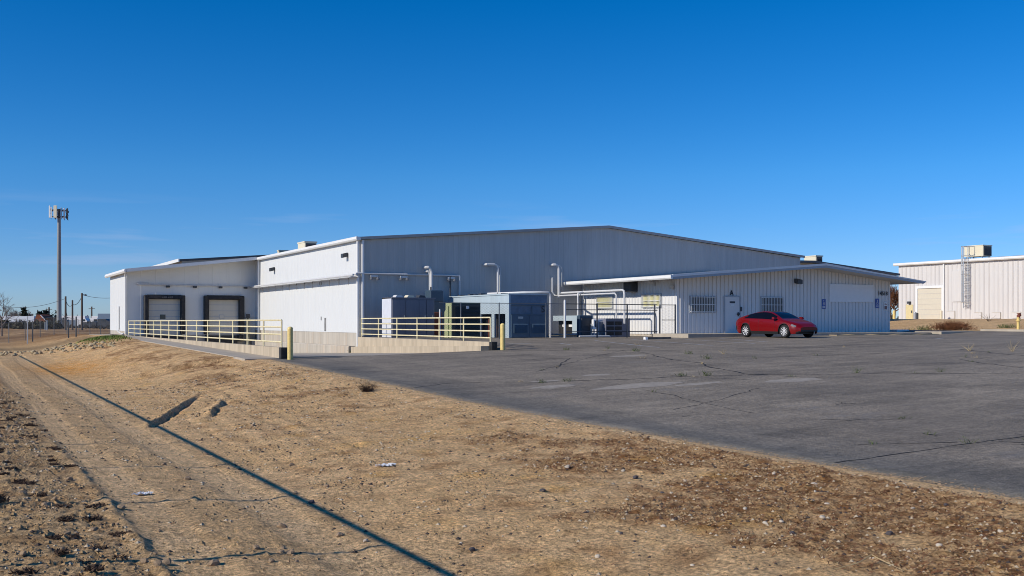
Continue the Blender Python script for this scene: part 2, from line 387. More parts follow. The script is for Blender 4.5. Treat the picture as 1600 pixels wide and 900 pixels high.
cl = np.tile(sand, (len(uf), 1))
cl = mixc(cl, pale, np.clip(.25+k1*1.2, 0, 1)*.6)
cl = mixc(cl, grey, np.clip((1-sst(1.2, 2.0, uf))*.75+k2*.5-.1, 0, 1)*.7)
cl = mixc(cl, brown, np.clip(k2*1.7+.05+.9*k1, 0, 1)*.75*(1-.7*np.exp(-((uf-3.0)/1.6)**4)))
cl = mixc(cl, straw_c, np.clip(fbm(uf*.9, vf*.9, 3, 43)*2-.35, 0, 1)*.6*sst(.5, 1.5, tt)*(1-sst(5.5, 6.5, tt)))
cl = mixc(cl, weedc, weed_mask(uf, vf)*np.clip(.55+.9*fbm(uf*5, vf*5, 2, 44), .15, 1)*.9)
trkm = sum(np.exp(-(np.abs(uf+.06*np.sin(vf*.35)-c)/w)**6) for c, w in TRACKS[:2])*(1-sst(55, 68, vf))
cl = mixc(cl, pale, trkm*np.clip(.45+k2*.8, 0, .8))
cl = mixc(cl, pale*.95, np.exp(-((tt-.28)/.22)**2)*.75*(vf < 41)*np.clip(.7+k2, 0, 1))
cl = mixc(cl, orange, np.exp(-((uf-4.6)/1.8)**2-((vf-52)/6)**2)*np.clip(.75+k2, 0, 1))
cl = mixc(cl, weedc*1.2, np.exp(-((uf-.6)/1.2)**2-((vf-35)/12)**2)*np.clip(.5+k2*1.6, 0, 1)*.7)
cl = mixc(cl, green, np.exp(-((uf-8.7)/1.0)**2-((vf-70.5)/3.5)**2)*np.clip(.65+k2, 0, 1))
farfield = sst(80, 95, vf)*(uf < 60)
cl = mixc(cl, brown*.6, farfield*np.clip(.75+.8*fbm(uf*.06, vf*.05, 3, 45), 0, 1))
cl = mixc(cl, grey*.6, np.exp(-((vf-81+uf*.15)/4.5)**2)*(uf < 9)*.85)
east = (uf > 59)*1.0
cl = mixc(cl, green*1.1, east*np.exp(-((uf-60.8)/1.3)**2)*np.clip(.5+k2*2, 0, 1)*.8)
gm = bpy.data.materials.new('soil'); gm.use_nodes = True; gn, gl = gm.node_tree.nodes, gm.node_tree.links
gp = gn['Principled BSDF']; gp.inputs['Roughness'].default_value = .95; gp.inputs['Specular IOR Level'].default_value = .15
at = gn.new('ShaderNodeVertexColor'); at.layer_name = 'soil'; ge = gn.new('ShaderNodeNewGeometry')
def gnoise(scale, lo, hi, det=4):
    t = gn.new('ShaderNodeTexNoise'); t.inputs['Scale'].default_value = scale; t.inputs['Detail'].default_value = det; t.inputs['Roughness'].default_value = .7
    gl.new(ge.outputs['Position'], t.inputs[0]); r = gn.new('ShaderNodeMapRange'); r.inputs[1].default_value = .3; r.inputs[2].default_value = .7
    r.inputs[3].default_value = lo; r.inputs[4].default_value = hi; gl.new(t.outputs[0], r.inputs[0]); return t, r
ta, ra = gnoise(21, .22, 1.62, 10); tb, rb = gnoise(4.5, .74, 1.36, 6)
x1 = gn.new('ShaderNodeMixRGB'); x1.blend_type = 'MULTIPLY'; x1.inputs[0].default_value = 1; gl.new(at.outputs[0], x1.inputs[1]); gl.new(ra.outputs[0], x1.inputs[2])
x2 = gn.new('ShaderNodeMixRGB'); x2.blend_type = 'MULTIPLY'; x2.inputs[0].default_value = 1; gl.new(x1.outputs[0], x2.inputs[1]); gl.new(rb.outputs[0], x2.inputs[2])
gl.new(x2.outputs[0], gp.inputs['Base Color'])
bp = gn.new('ShaderNodeBump'); bp.inputs['Strength'].default_value = 1.; bp.inputs['Distance'].default_value = .06
gl.new(ta.outputs[0], bp.inputs['Height']); gl.new(bp.outputs[0], gp.inputs['Normal'])
tag(grid_mesh('ground', np.stack([uf, vf, Zg], 1), nu, nv, gm, cl), kind='structure')

# dead weeds and gravel lying on the soil (nobody could count them)
def scatter(n, dens, umax=10.6, vmin=3.5, vmax=45, p=1.7):
    v = vmin+(vmax-vmin)*rng.random(n)**p; u = -.2+(umax+.2)*rng.random(n)
    k = rng.random(n) < dens(u, v); return u[k], v[k]
def tri_stuff(name, P, m, fcount):
    me = bpy.data.meshes.new(name); n = len(P)
    me.vertices.add(n); me.vertices.foreach_set('co', P.astype(np.float32).ravel())
    me.loops.add(n); me.loops.foreach_set('vertex_index', np.arange(n, dtype=np.int32))
    me.polygons.add(n//3); me.polygons.foreach_set('loop_start', np.arange(0, n, 3, dtype=np.int32)); me.update(calc_edges=True)
    me.materials.append(m); o = bpy.data.objects.new(name, me); COL.objects.link(o); return tag(o, kind='stuff')
def blades(name, n, dens, m, ln, wd, up, label, vmax=45, p=1.7, vmin=3.5):
    u, v = scatter(n, dens, vmax=vmax, p=p, vmin=vmin); n = len(u); z = ground_z(u, v)
    a = rng.random(n)*2*math.pi; L = ln*(.4+rng.random(n)); h = L*up*rng.random(n); w = wd*(.6+.8*rng.random(n))*(1+v*.03)
    b = np.stack([u, v, z+.002], 1); d = np.stack([np.cos(a)*L, np.sin(a)*L, h], 1); q = np.stack([-np.sin(a)*w, np.cos(a)*w, w*.6], 1)
    o = tri_stuff(name, np.stack([b-q, b+q, b+d], 1).reshape(-1, 3), m, 1); o['label'] = label; o['category'] = 'weeds'
blades('dead_weeds', 120000, lambda u, v: weed_mask(u, v)*.9+.015, M['redbush'], .055, .0035, .8, 'dead red-brown weeds matted along the edge of the asphalt')
blades('dry_grass', 60000, lambda u, v: np.clip(fbm(u*.8, v*.8, 3, 51)*1.6-.1, 0, 1)*sst(3.6, 5, u)*.6+.02, M['straw'], .06, .003, .7, 'dry straw coloured grass scattered over the sandy bank')
gu, gv = scatter(150000, lambda u, v: (.05+.45*np.clip(fbm(u*.9, v*.8, 3, 55)*1.8+.1, 0, 1))*(1-.75*np.exp(-((u-2.9)/1.5)**4))+.35*weed_mask(u, v)+.22*(1-sst(1.2, 1.9, u)), vmax=36, p=1.5)
n = len(gu); g_r = (.005+.019*rng.random(n)**2.6)*(1+gv*.025); gzv = ground_z(gu, gv)
octa = np.array([[(1,0,0),(0,1,0),(0,0,.8)],[(0,1,0),(-1,0,0),(0,0,.8)],[(-1,0,0),(0,-1,0),(0,0,.8)],[(0,-1,0),(1,0,0),(0,0,.8)]], float).reshape(12, 3)
jit = 1+.5*(rng.random((n, 12, 1))-.5)*0
P = octa[None]*g_r[:, None, None]*np.array((1.3, 1, 1))+np.stack([gu, gv, gzv], 1)[:, None]
kk = rng.random(n)
for nm, lo_, hi_, m_, lab in (('gravel', 0, .16, mat('pale_grit', (.56, .45, .31), .9, var=.3, scale=20), 'small pale gravel strewn over the bare soil'), ('gravel', .16, .82, mat('brown_grit', (.42, .275, .135), .9, var=.35, scale=20), 'brown crumbs of earth strewn over the bare soil'), ('gravel', .82, 1, mat('dark_grit', (.07, .05, .04), .9, var=.3, scale=20), 'dark specks of grit strewn over the bare soil')):
    o = tri_stuff(nm, P[(kk >= lo_) & (kk < hi_)].reshape(-1, 3), m_, 4); o['label'] = lab; o['category'] = 'gravel'
# sand and grit spilled over the lip of the asphalt
sv = 4+36*rng.random(9000)**1.5; su = edge_u(sv)+np.abs(rng.normal(0, .11, 9000))-.05; sz = lot_z(su, sv)+.004
sr = (.003+.011*rng.random(9000)**2)*(1+sv*.015); P = octa[None]*sr[:, None, None]*np.array((1.4, 1.2, .6))+np.stack([su, sv, sz], 1)[:, None]
o = tri_stuff('gravel', P.reshape(-1, 3), mat('spilled_grit', (.40, .28, .165), .95, var=.3, scale=20), 4); o['label'] = 'sandy grit spilled over the edge of the asphalt'; o['category'] = 'gravel'

# ------------------------------------------------------------------ car park, walkways, truck ramp
am = bpy.data.materials.new('asphalt'); am.use_nodes = True; an, al = am.node_tree.nodes, am.node_tree.links
ap = an['Principled BSDF']; ap.inputs['Roughness'].default_value = .82; ap.inputs['Specular IOR Level'].default_value = .35
ag = an.new('ShaderNodeNewGeometry')
def anoise(sc3, lo, hi, a=.3, b=.7, det=5, w=0):
    mpn = an.new('ShaderNodeMapping'); mpn.inputs['Scale'].default_value = sc3; al.new(ag.outputs['Position'], mpn.inputs[0]); mpn.inputs['Location'].default_value = (w, w, 0)
    t = an.new('ShaderNodeTexNoise'); t.inputs['Scale'].default_value = 1; t.inputs['Detail'].default_value = det; t.inputs['Roughness'].default_value = .65
    al.new(mpn.outputs[0], t.inputs[0]); r = an.new('ShaderNodeMapRange'); r.inputs[1].default_value = a; r.inputs[2].default_value = b
    r.inputs[3].default_value = lo; r.inputs[4].default_value = hi; al.new(t.outputs[0], r.inputs[0]); return t, r
def amul(a, b):
    x = an.new('ShaderNodeMixRGB'); x.blend_type = 'MULTIPLY'; x.inputs[0].default_value = 1; al.new(a, x.inputs[1]); al.new(b, x.inputs[2]); return x.outputs[0]
t0, r0 = anoise((.16, .30, .16), 0, 1, .38, .62); t1, r1 = anoise((.5, 1.9, 1), .82, 1.12, .34, .66, 8, w=3); t2, r2 = anoise((45, 45, 45), .45, 1.55, .3, .7); t3, r3 = anoise((1.2, .25, 1), .84, 1.12, w=8)
t4, r4 = anoise((.35, .8, 1), 0, .55, .62, .72, w=21); t5, r5 = anoise((11, 11, 11), .60, 1.40, .28, .72, 10, w=2); t7, r7 = anoise((.22, .5, 1), .72, 1.0, .36, .46, w=40)
base = an.new('ShaderNodeMixRGB'); base.inputs[1].default_value = (.198, .168, .130, 1); base.inputs[2].default_value = (.262, .222, .170, 1); al.new(r0.outputs[0], base.inputs[0])
sxy = an.new('ShaderNodeSeparateXYZ'); al.new(ag.outputs['Position'], sxy.inputs[0])
ed = an.new('ShaderNodeMapRange'); ed.inputs[1].default_value = 12.2; ed.inputs[2].default_value = 14.5; ed.inputs[3].default_value = 1; ed.inputs[4].default_value = 0
wob = an.new('ShaderNodeMath'); wob.operation = 'MULTIPLY_ADD'; wob.inputs[1].default_value = 3.; al.new(t3.outputs[0], wob.inputs[0]); al.new(sxy.outputs[0], wob.inputs[2])
al.new(wob.outputs[0], ed.inputs[0])
seal = an.new('ShaderNodeMixRGB'); seal.inputs[2].default_value = (.134, .127, .112, 1); al.new(ed.outputs[0], seal.inputs[0]); al.new(base.outputs[0], seal.inputs[1])
col = amul(amul(amul(amul(amul(seal.outputs[0], r1.outputs[0]), r2.outputs[0]), r3.outputs[0]), r5.outputs[0]), r7.outputs[0])
worn = an.new('ShaderNodeMixRGB'); worn.inputs[2].default_value = (.21, .195, .18, 1); al.new(r4.outputs[0], worn.inputs[0]); al.new(col, worn.inputs[1])
al.new(worn.outputs[0], ap.inputs['Base Color'])
ab = an.new('ShaderNodeBump'); ab.inputs['Strength'].default_value = .8; ab.inputs['Distance'].default_value = .03; al.new(t5.outputs[0], ab.inputs['Height']); al.new(ab.outputs[0], ap.inputs['Normal'])
lu = np.concatenate([[0, .02], np.arange(.5, 9.4, .5), [9.6, 10.3, 10.6], np.arange(11, 47.7, .6)]); lv = np.concatenate([np.arange(-20, 4, .3), np.arange(4, 24, .07), np.arange(24, 39, .12), [39.0], np.arange(39.4, 56.5, .4)])
LU, LV = np.meshgrid(lu, lv); eu = edge_u(LV); LUx = eu+LU*(58.2-eu)/lu[-1]
LZ = lot_z(LUx, LV); LZ[:, 0] -= .12
inwell = (LUx < 21.15) & (LV > 39.05)
LZ = np.where(inwell, CZ-2.95, LZ)
tag(grid_mesh('parking_lot', np.stack([LUx, LV, LZ], -1).reshape(-1, 3), len(lu), len(lv), am), kind='structure')

def sheet(name, u0, u1, v0, v1, zf, m, du=.5, th=.3, kind='structure'):
    """a slab whose top follows zf, with sides th deep"""
    a = np.linspace(u0, u1, max(2, int((u1-u0)/du)+1)); b = np.linspace(v0, v1, max(2, int((v1-v0)/du)+1))
    A, B = np.meshgrid(a, b); z = np.vectorize(zf)(A, B)
    mb = MB(); nA, nB = len(a), len(b)
    mb.v = [(A[j, i], B[j, i], z[j, i]) for j in range(nB) for i in range(nA)]
    mb.f = [(j*nA+i, j*nA+i+1, (j+1)*nA+i+1, (j+1)*nA+i) for j in range(nB-1) for i in range(nA-1)]
    ring = [i for i in range(nA)]+[j*nA+nA-1 for j in range(1, nB)]+[(nB-1)*nA+i for i in range(nA-2, -1, -1)]+[j*nA for j in range(nB-2, 0, -1)]
    o = len(mb.v); mb.v += [(mb.v[i][0], mb.v[i][1], mb.v[i][2]-th) for i in ring]
    for k in range(len(ring)): k2 = (k+1) % len(ring); mb.f.append((ring[k], o+k, o+k2, ring[k2]))
    ob = mb.build(name, m); tag(ob, kind=kind); return ob
def well_z(u, v): return CZ-float(np.interp(v, [39, 56.4, 79.8], [1.36, 1.80, 2.40]))
sheet('truck_ramp', 11.4, 20.8, 39.0, 80.2, well_z, M['slab'], 1.0)
edz = lambda v: CZ-float(np.interp(v, EDGE_V, EDGE_D))
sheet('walkway', 9.85, 11.21, 39.2, 90, lambda u, v: edz(v)+.03, M['slab'], .6, .5)
sheet('equipment_pad', 20.98, 22.4, 46.7, 56.38, lambda u, v: CZ-.88, M['slab'], .8, .5)
sheet('pavement', 34.6, 53.85, 43.3, 46.42, lambda u, v: CZ-.655, M['slab'], .8, .4)
sheet('east_path', 53.9, 58.1, 42.6, 44.6, lambda u, v: CZ-.60, M['slab'], .8, .4)
sheet('planting_strip', 45.0, 53.8, 42.7, 43.28, lambda u, v: lz(u, v)+.04+.02*math.sin(u*3), M['rubble'], .3, .3)
sheet('kerb', 58.15, 58.4, 20, 43, lambda u, v: lz(58, v)+.13, M['slab'], .8, .5)
# worn pale patches on the asphalt
def blotch(mb, x, y, ru, rv, seed, lift=.003):
    u0, v0, _ = onlot(x, y); n_ = 22
    pts = [(u0, v0)]+[(u0+math.cos(t)*ru*(1+.35*noise(np.array([math.cos(t)*1.7+seed]), np.array([math.sin(t)*1.7]), 80)[0]), v0+math.sin(t)*rv*(1+.5*noise(np.array([math.cos(t)*1.7+seed]), np.array([math.sin(t)*1.7+5]), 81)[0])) for t in np.linspace(0, 2*math.pi, n_, False)]
    mb.add([(a, b, lz(a, b)+lift) for a, b in pts], [(0, 1+i, 1+(i+1) % n_) for i in range(n_)])
mb = MB()
for k, q in enumerate(((1000, 602.5, 1.3, .55), (866, 604, .7, .35), (930, 586, .5, .3), (1240, 594, .9, .4), (850, 596, .5, .2), (1090, 600, .8, .25), (985, 556, .8, .4))): blotch(mb, *q, k*3.1)
o_patch = mb.build('worn_patches', mat('worn_asphalt', (.34, .30, .25), .85, var=.35, scale=5, bump=.3, bscale=60)); tag(o_patch, kind='structure')
# painted bay lines, 4 mm over the asphalt
def strip_on(mb, p0, p1, w, lift=.004, n=14):
    d = np.array((p1[0]-p0[0], p1[1]-p0[1])); d = d/np.linalg.norm(d); q = np.array((-d[1], d[0]))*w/2
    vs = []
    for i in range(n+1):
        t = i/n; x, y = p0[0]+(p1[0]-p0[0])*t, p0[1]+(p1[1]-p0[1])*t
        for s in (-1, 1): vs.append((x+s*q[0], y+s*q[1], lz(x+s*q[0], y+s*q[1])+lift))
    mb.add(vs, [(2*i, 2*i+1, 2*i+3, 2*i+2) for i in range(n)])
mb = MB()
for a, b in (((929, 532), (1031, 543)), ((989, 530.6), (1114, 540)), ((1051, 529), (1180, 537)), ((1112, 528), (1200, 534.5)), ((875, 536.4), (893, 539)), ((790, 537.5), (830, 536.7)),
             ((1355, 520.5), (1410, 523.5)), ((1395, 519.5), (1450, 522.5)), ((1425, 519.8), (1480, 522)), ((1460, 530), (1475, 528))):
    strip_on(mb, onlot(*a), onlot(*b), .11)
tag(mb.build('bay_markings', M['paint']), kind='structure')
# cracks, jagged dark lines on the asphalt
mb = MB()
CRW = (.05, .055, .045, .04, .034, .026, .05, .045, .045, .05, .045)
CR = [((640, 607), (690, 600), (760, 597), (850, 597), (890, 595), (1000, 592), (1070, 588), (1160, 587)),
      ((995, 549), (1015, 553), (1050, 562), (1095, 567), (1110, 574), (1170, 585), (1200, 586)),
      ((800, 547), (880, 548), (960, 548), (1100, 549)), ((800, 563), (870, 560), (950, 559), (1010, 560)), ((870, 576), (880, 566), (890, 560)),
      ((1305, 724), (1370, 714), (1430, 706), (1490, 696), (1540, 690), (1600, 682)),
      ((1500, 562), (1530, 567), (1600, 575)), ((1180, 585), (1300, 585), (1400, 583), (1500, 584), (1600, 583)),
      ((1090, 558), (1200, 558), (1330, 554), (1380, 552)), ((1210, 543), (1300, 543), (1420, 540)), ((1500, 546), (1600, 556))]
rc = random.Random(5); NC = len(CR)
for k in range(26):      # finer cracks wandering over the old surface
    x, y = rc.uniform(760, 1600), rc.uniform(535, 700)
    if y > 575+(x-560)*.19-12: continue
    L_ = rc.uniform(30, 170); sl = max(-.25, min(.25, rc.gauss(0, .05) if rc.random() < .7 else rc.gauss(0, .2)))
    if min(y, y+sl*L_) < 530 or y+sl*L_ > 575+(x+L_-560)*.19-12: continue
    CR.append(tuple((x+L_*f, y+sl*L_*f+rc.gauss(0, 1.0)) for f in (0, .3, .6, 1)))
for ci, pl in enumerate(CR):
    pts = [np.array(onlot(*p)[:2]) for p in pl]; full = []
    for a, b in zip(pts[:-1], pts[1:]):
        m_ = max(2, int(np.linalg.norm(b-a)/.25)); d = (b-a)/np.linalg.norm(b-a); q = np.array((-d[1], d[0]))
        for i in range(m_): t = i/m_; full.append(a+(b-a)*t+q*(.10*noise(np.array([a[0]+t*m_*.35]), np.array([a[1]]), 60)[0]+.04*(random.random()-.5))*min(1, 4*t+.2))
    full.append(pts[-1])
    for a, b in zip(full[:-1], full[1:]): strip_on(mb, a, b, (CRW[ci] if ci < NC else .02)*(.5+1.3*random.random()), .004, 1)
tag(mb.build('pavement_cracks', M['crack']), kind='structure')

# ------------------------------------------------------------------ buildings
def ribbed(mb, p0, p1, z0, ztop, pitch=.3, depth=.03, rib=.06, n=(0, -1), breaks=(), groove=0):
    """vertical-rib sheet metal between two plan points; n points outward; ztop is a function of the distance along"""
    p0, p1 = np.array(p0, float), np.array(p1, float); L = np.linalg.norm(p1-p0); d = (p1-p0)/L; n = np.array(n, float)
    st = []; s = 0
    while s < L:
        for a, o in ((0, 0),)+(((pitch-rib-.075, 0), (pitch-rib-.07, -groove), (pitch-rib-.045, -groove)) if groove else ())+((pitch-rib-.04, 0), (pitch-rib-.02, depth), (pitch-.02, depth)):
            if s+a < L: st.append((s+a, o))
        s += pitch
    st.append((L, 0))
    for b in breaks: st.append((b, 0))
    st.sort(); vs = []
    for s, o in st:
        q = p0+d*s+n*o; vs += [(q[0], q[1], z0), (q[0], q[1], ztop(s))]
    mb.add(vs, [(2*i, 2*i+2, 2*i+3, 2*i+1) for i in range(len(st)-1)])
    return mb
def flood(name, root, u, v, z, n=(0, -1), m='dark', s=1.):
    """wall flood light: back plate, arm, tilted head with a glass"""
    mb = MB(); nx, ny = n; t = (-ny, nx)
    def P(a, b, c): return (u+t[0]*a+nx*b, v+t[1]*a+ny*b, z+c)
    def bx(a0, a1, b0, b1, c0, c1, tilt=0):
        vs = []
        for c in (c0, c1):
            for a, b in ((a0, b0), (a1, b0), (a1, b1), (a0, b1)): vs.append(P(a*s, b*s, (c-tilt*b)*s))
        mb.add(vs, [(0,3,2,1),(4,5,6,7),(0,1,5,4),(1,2,6,5),(2,3,7,6),(3,0,4,7)])
    bx(-.09, .09, 0, .06, -.12, .12); bx(-.18, .18, .06, .34, -.10, .13, .25)
    o = mb.build(name, M[m], root); g = MB(); mb = g; bx(-.15, .15, .08, .32, -.125, -.102, .25); g.build('lamp_glass', M['lamp'], o)
    return o

H0, HR, HE = CZ-.64, CZ+6.28, CZ+4.81        # panel bottom, ridge and eave heights of the warehouse
U0, UR, U1, VG = 20.85, 38.25, 55.65, 56.4
wh = thing('warehouse', 'large white metal warehouse with a low gable roof and two truck dock doors', 'warehouse', (U0, VG, H0))
def main_top(u): return HE+(HR-HE)*(1-abs(u-UR)/(UR-U0))
mb = MB(); ribbed(mb, (U0, VG+33), (U0, VG), H0, lambda s: HE, .36, .012, .03, (-1, 0)); mb.build('side_wall', M['white_wall'], wh)
mb = MB(); ribbed(mb, (U0, VG), (U1, VG), H0-.25, lambda s: main_top(U0+s)-.02, .36, .010, .025, (0, -1), (UR-U0,))
mb.add([(U1, VG, H0-.3), (U1, VG+33, H0-.3), (U1, VG+33, HE), (U1, VG, HE)], [(0, 1, 2, 3)]); mb.build('gable_wall', M['gable_wall'], wh)
mb = MB(); mb.prism([(U0-.25, HE+.0), (UR, HR), (U1+.2, HE+.02), (U1+.2, HE+.14), (UR, HR+.12), (U0-.25, HE+.12)], VG-.18, VG+40); mb.build('roof', M['roof'], wh)
mb = MB(); mb.prism([(U0-.27, HE-.03), (UR, HR-.03), (U1+.24, HE-.02), (U1+.24, HE+.145), (UR, HR+.135), (U0-.27, HE+.135)], VG-.24, VG-.181); mb.build('rake_trim', mat('rake_grey', (.36, .36, .36), .5), wh)
mb = MB(); mb.prism([(U0-.30, HE+.16), (U0-.30, HE+.02), (U0-.25, HE-.05), (U0-.03, HE-.05), (U0-.03, HE+.10), (U0-.2, HE+.16)], VG-.26, VG+22.0); mb.build('gutter', M['trim'], wh)
mb = MB(); mb.box(U0+.02, U0+.3, VG+.02, VG+33, CZ-2.7, H0); mb.box(U0+.3, U1, VG+.02, VG+.3, CZ-1.0, H0-.25); mb.build('foundation', M['foundation'], wh)
mb = MB(); mb.prism([(U0+.02, CZ-2.3), (U0-.40, CZ-2.3), (U0-.40, CZ-1.46), (U0-.36, CZ-1.42), (U0+.02, CZ-1.42)], VG+.8, VG+23); mb.build('footing', M['foundation'], wh)
for (u, v, z1) in ((U0-.10, VG+.02, CZ-1.55), (U0+.16, VG-.10, H0-.2), (U0-.12, VG+22.0, CZ-2.1)):
    mb = MB(); mb.bbox(u-.07, u+.07, v-.07, v+.07, z1, HE-.02, .015); mb.build('downspout', M['trim'], wh)
for x, y in ((429, 420), (543, 398)):
    u, v, z = onu(x, y, U0); flood('wall_light', wh, U0-.02, v, z, (-1, 0), 'dark', 1.0)
# conduit tray along the side wall on brackets
a, b = onu(561, 428.5, U0), onu(407, 447, U0)
mb = MB(); mb.tube([(U0-.26, a[1]-.3, a[2]), (U0-.26, b[1]+1.3, b[2])], .055, 8); mb.tube([(U0-.12, a[1]-.3, a[2]-.12), (U0-.12, b[1]+1.3, b[2]-.12)], .05, 8)
mb.box(U0-.60, U0-.10, a[1]-.2, b[1]+1.2, a[2]-.178, a[2]-.15); mb.tube([(U0-.46, a[1]-.3, a[2]-.05), (U0-.46, b[1]+1.3, a[2]-.05)], .06, 8)
k = a[1]
while k < b[1]: mb.box(U0-.62, U0, k-.02, k+.02, a[2]-.22, a[2]-.18); mb.box(U0-.06, U0, k-.02, k+.02, a[2]-.55, a[2]-.18); k += 1.75
mb.build('pipe_tray', M['pipe'], wh)
for x, y, w_, h_ in ((502, 497.5, .06, .12), (508.5, 507, .16, .42), (503, 442.5, .05, .1), (500, 442.5, .05, .1)):
    u, v, z = onu(x, y, U0); mb = MB(); mb.box(U0-.019, U0-.0125, v-w_, v+w_, z-h_, z+h_); mb.build('scuff_mark', mat('scuff', (.22, .22, .22), .7, var=.8, scale=9), wh)
# refrigerant and conduit pipes on the gable
def g3(x, y, off=.15): u, v, z = onv(x, y, VG-off); return (u, v, z)
def pipe(name, pts, r=.06, m='pipe', root=wh): mb = MB(); mb.tube(pts, r, 8); return mb.build(name, M[m], root)
def bend(p, q, r_, s=5):
    return p
c0 = g3(566, 427); c1 = g3(718, 428); zt = c0[2]
pipe('conduit', [(U0-.25, VG-.12, zt), (c1[0], VG-.15, zt)], .055)
e = g3(717, 463); pipe('conduit', [(c1[0], VG-.15, zt), (c1[0], VG-.15, zt-.1), (c1[0], VG-.15, e[2]-.2)], .065)
for x in (583, 629, 703):
    u, v, z = g3(x, 430, 0); mb = MB(); mb.box(u-.22, u+.22, v-.24, v-.02, zt-.22, zt-.1); o = mb.build('flood_light', M['pipe'], wh)
    for q in (-.2, .2): m2 = MB(); m2.lathe([(.05, 0), (.11, -.12), (.10, -.16)], (u+q, v-.26, zt-.2), 10); m2.build('lamp_head', M['lamp'], o)
def goose(x0, y0, x1, y1, yb, r, off=.35):
    p, q, b = g3(x0, y0, off), g3(x1, y1, off), g3(x1, yb, off); dz = p[2]-q[2]; du = q[0]-p[0]
    pts = [(p[0], VG, p[2])]+[(p[0], VG-off, p[2])]+[(p[0]+du*math.sin(t), VG-off, q[2]+dz*math.cos(t)) for t in np.linspace(.15, math.pi/2, 7)]+[(q[0], VG-off, b[2]-.15)]
    return pipe('gooseneck_pipe', pts, r)
goose(668, 417.5, 674, 428, 463, .085, .5); goose(668.5, 424, 671.5, 431, 463, .06, .4)
p = g3(703, 432); b = g3(703, 462); pipe('drop_cable', [(p[0], VG-.2, p[2]), (p[0], VG-.2, b[2]-.1)], .05, 'dark')
def elbow(x0, x1, y, yb, r, off):
    p, q, b = g3(x0, y, off), g3(x1, y, off), g3(x1, yb, off)
    return pipe('wall_pipe', [(p[0], VG, p[2]), (p[0], VG-off, p[2]), (q[0]-.25, VG-off, p[2]), (q[0]-.07, VG-off, p[2]-.07), (q[0], VG-off, p[2]-.25), (q[0], VG-off, b[2]-.3)], r)
elbow(761, 778, 413, 460, .075, .45); elbow(764, 781.6, 414.5, 460, .05, .35)
elbow(866, 873, 413.5, 458, .08, .45); elbow(867, 878, 414.5, 447, .02, .3)
# long pipes that swing from the wall out to the condensers
p1, p2 = g3(873, 458, .3), (33.95, 48.3)
zz = CZ+1.84
pipe('refrigerant_pipe', [(p1[0], VG-.3, p1[2]+.5), (p1[0], VG-.3, zz+.15), (p1[0]+.1, VG-.45, zz), (p2[0], VG-1.2, zz), (p2[0], 48.5, zz), (p2[0], 48.35, zz-.05), (p2[0], 48.3, zz-.25), (p2[0], 48.3, CZ-.1)], .065)
q1 = g3(863, 434, .25)
pipe('refrigerant_pipe', [(q1[0]+.2, VG, q1[2]), (q1[0], VG-.25, q1[2]), (q1[0], VG-.25, zz+.1), (q1[0]+.15, VG-.3, zz-.12), (p2[0]-.25, VG-1.3, zz-.18), (p2[0]-.25, 48.9, zz-.18), (p2[0]-.25, 48.75, zz-.3), (p2[0]-.25, 48.75, CZ-.1)], .05)
q2 = g3(931, 462, 3.5); pipe('refrigerant_pipe', [(p2[0]-.1, 52.6, zz-.02), (p2[0]-.45, 52.55, zz-.1), (p2[0]-.5, 52.5, zz-.3), (p2[0]-.5, 52.5, CZ-.2)], .055)

# dock wing
VD, UD = 79.8, 11.3
ED, DR = CZ+3.72, CZ+4.85
def dock_top(u): return ED+(DR-ED)*(u-UD)/(U0-UD)
mb = MB(); ribbed(mb, (UD, VD), (U0, VD), CZ-.98, lambda s: dock_top(UD+s), 1.05, .008, .02, (0, -1)); mb.build('dock_wall', M['dock_white'], wh)
mb = MB(); ribbed(mb, (UD, VD+9), (UD, VD), CZ-.68, lambda s: ED, 1.05, .008, .02, (-1, 0)); mb.build('dock_side_wall', M['white_wall'], wh)
mb = MB(); mb.box(UD+.02, U0-.02, VD+.02, VD+9, CZ-2.9, CZ-.98); mb.box(UD+.02, UD+.3, VD+.3, VD+9, CZ-1.3, CZ-.68); mb.build('dock_foundation', M['foundation'], wh)
mb = MB(); mb.prism([(UD-.25, ED-.02), (U0-.32, DR), (U0-.32, DR+.14), (UD-.25, ED+.12)], VD-1.5, VD+9.3); mb.build('dock_roof', M['roof'], wh)
mb = MB(); mb.prism([(UD-.27, ED-.09), (U0-.32, DR-.07), (U0-.32, DR+.17), (UD-.27, ED+.15)], VD-1.57, VD-1.51); mb.build('dock_rake_trim', M['trim'], wh)
mb = MB(); mb.prism([(UD-.27, ED+.14), (UD-.36, ED+.14), (UD-.40, ED-.02), (UD-.34, ED-.12), (UD-.22, ED-.12)], VD-1.57, VD+9.3); mb.build('dock_gutter', M['trim'], wh)
mb = MB(); mb.tube([(UD-.2, VD-.3, ED-.05), (UD-.1, VD-.12, ED-.35), (UD-.09, VD-.1, ED-.6), (UD-.09, VD-.1, CZ-.9)], .075, 8); mb.build('downspout', M['trim'], wh)
mb = MB(); mb.tube([(UD-.05, VD+3.6, CZ+1.2), (UD-.05, VD+3.6, CZ-.55), (UD-.15, VD+3.4, CZ-.75), (UD-.25, VD+.6, CZ-.88), (UD-.2, VD+.1, CZ-.85)], .045, 8); mb.build('drain_pipe', M['pipe'], wh)
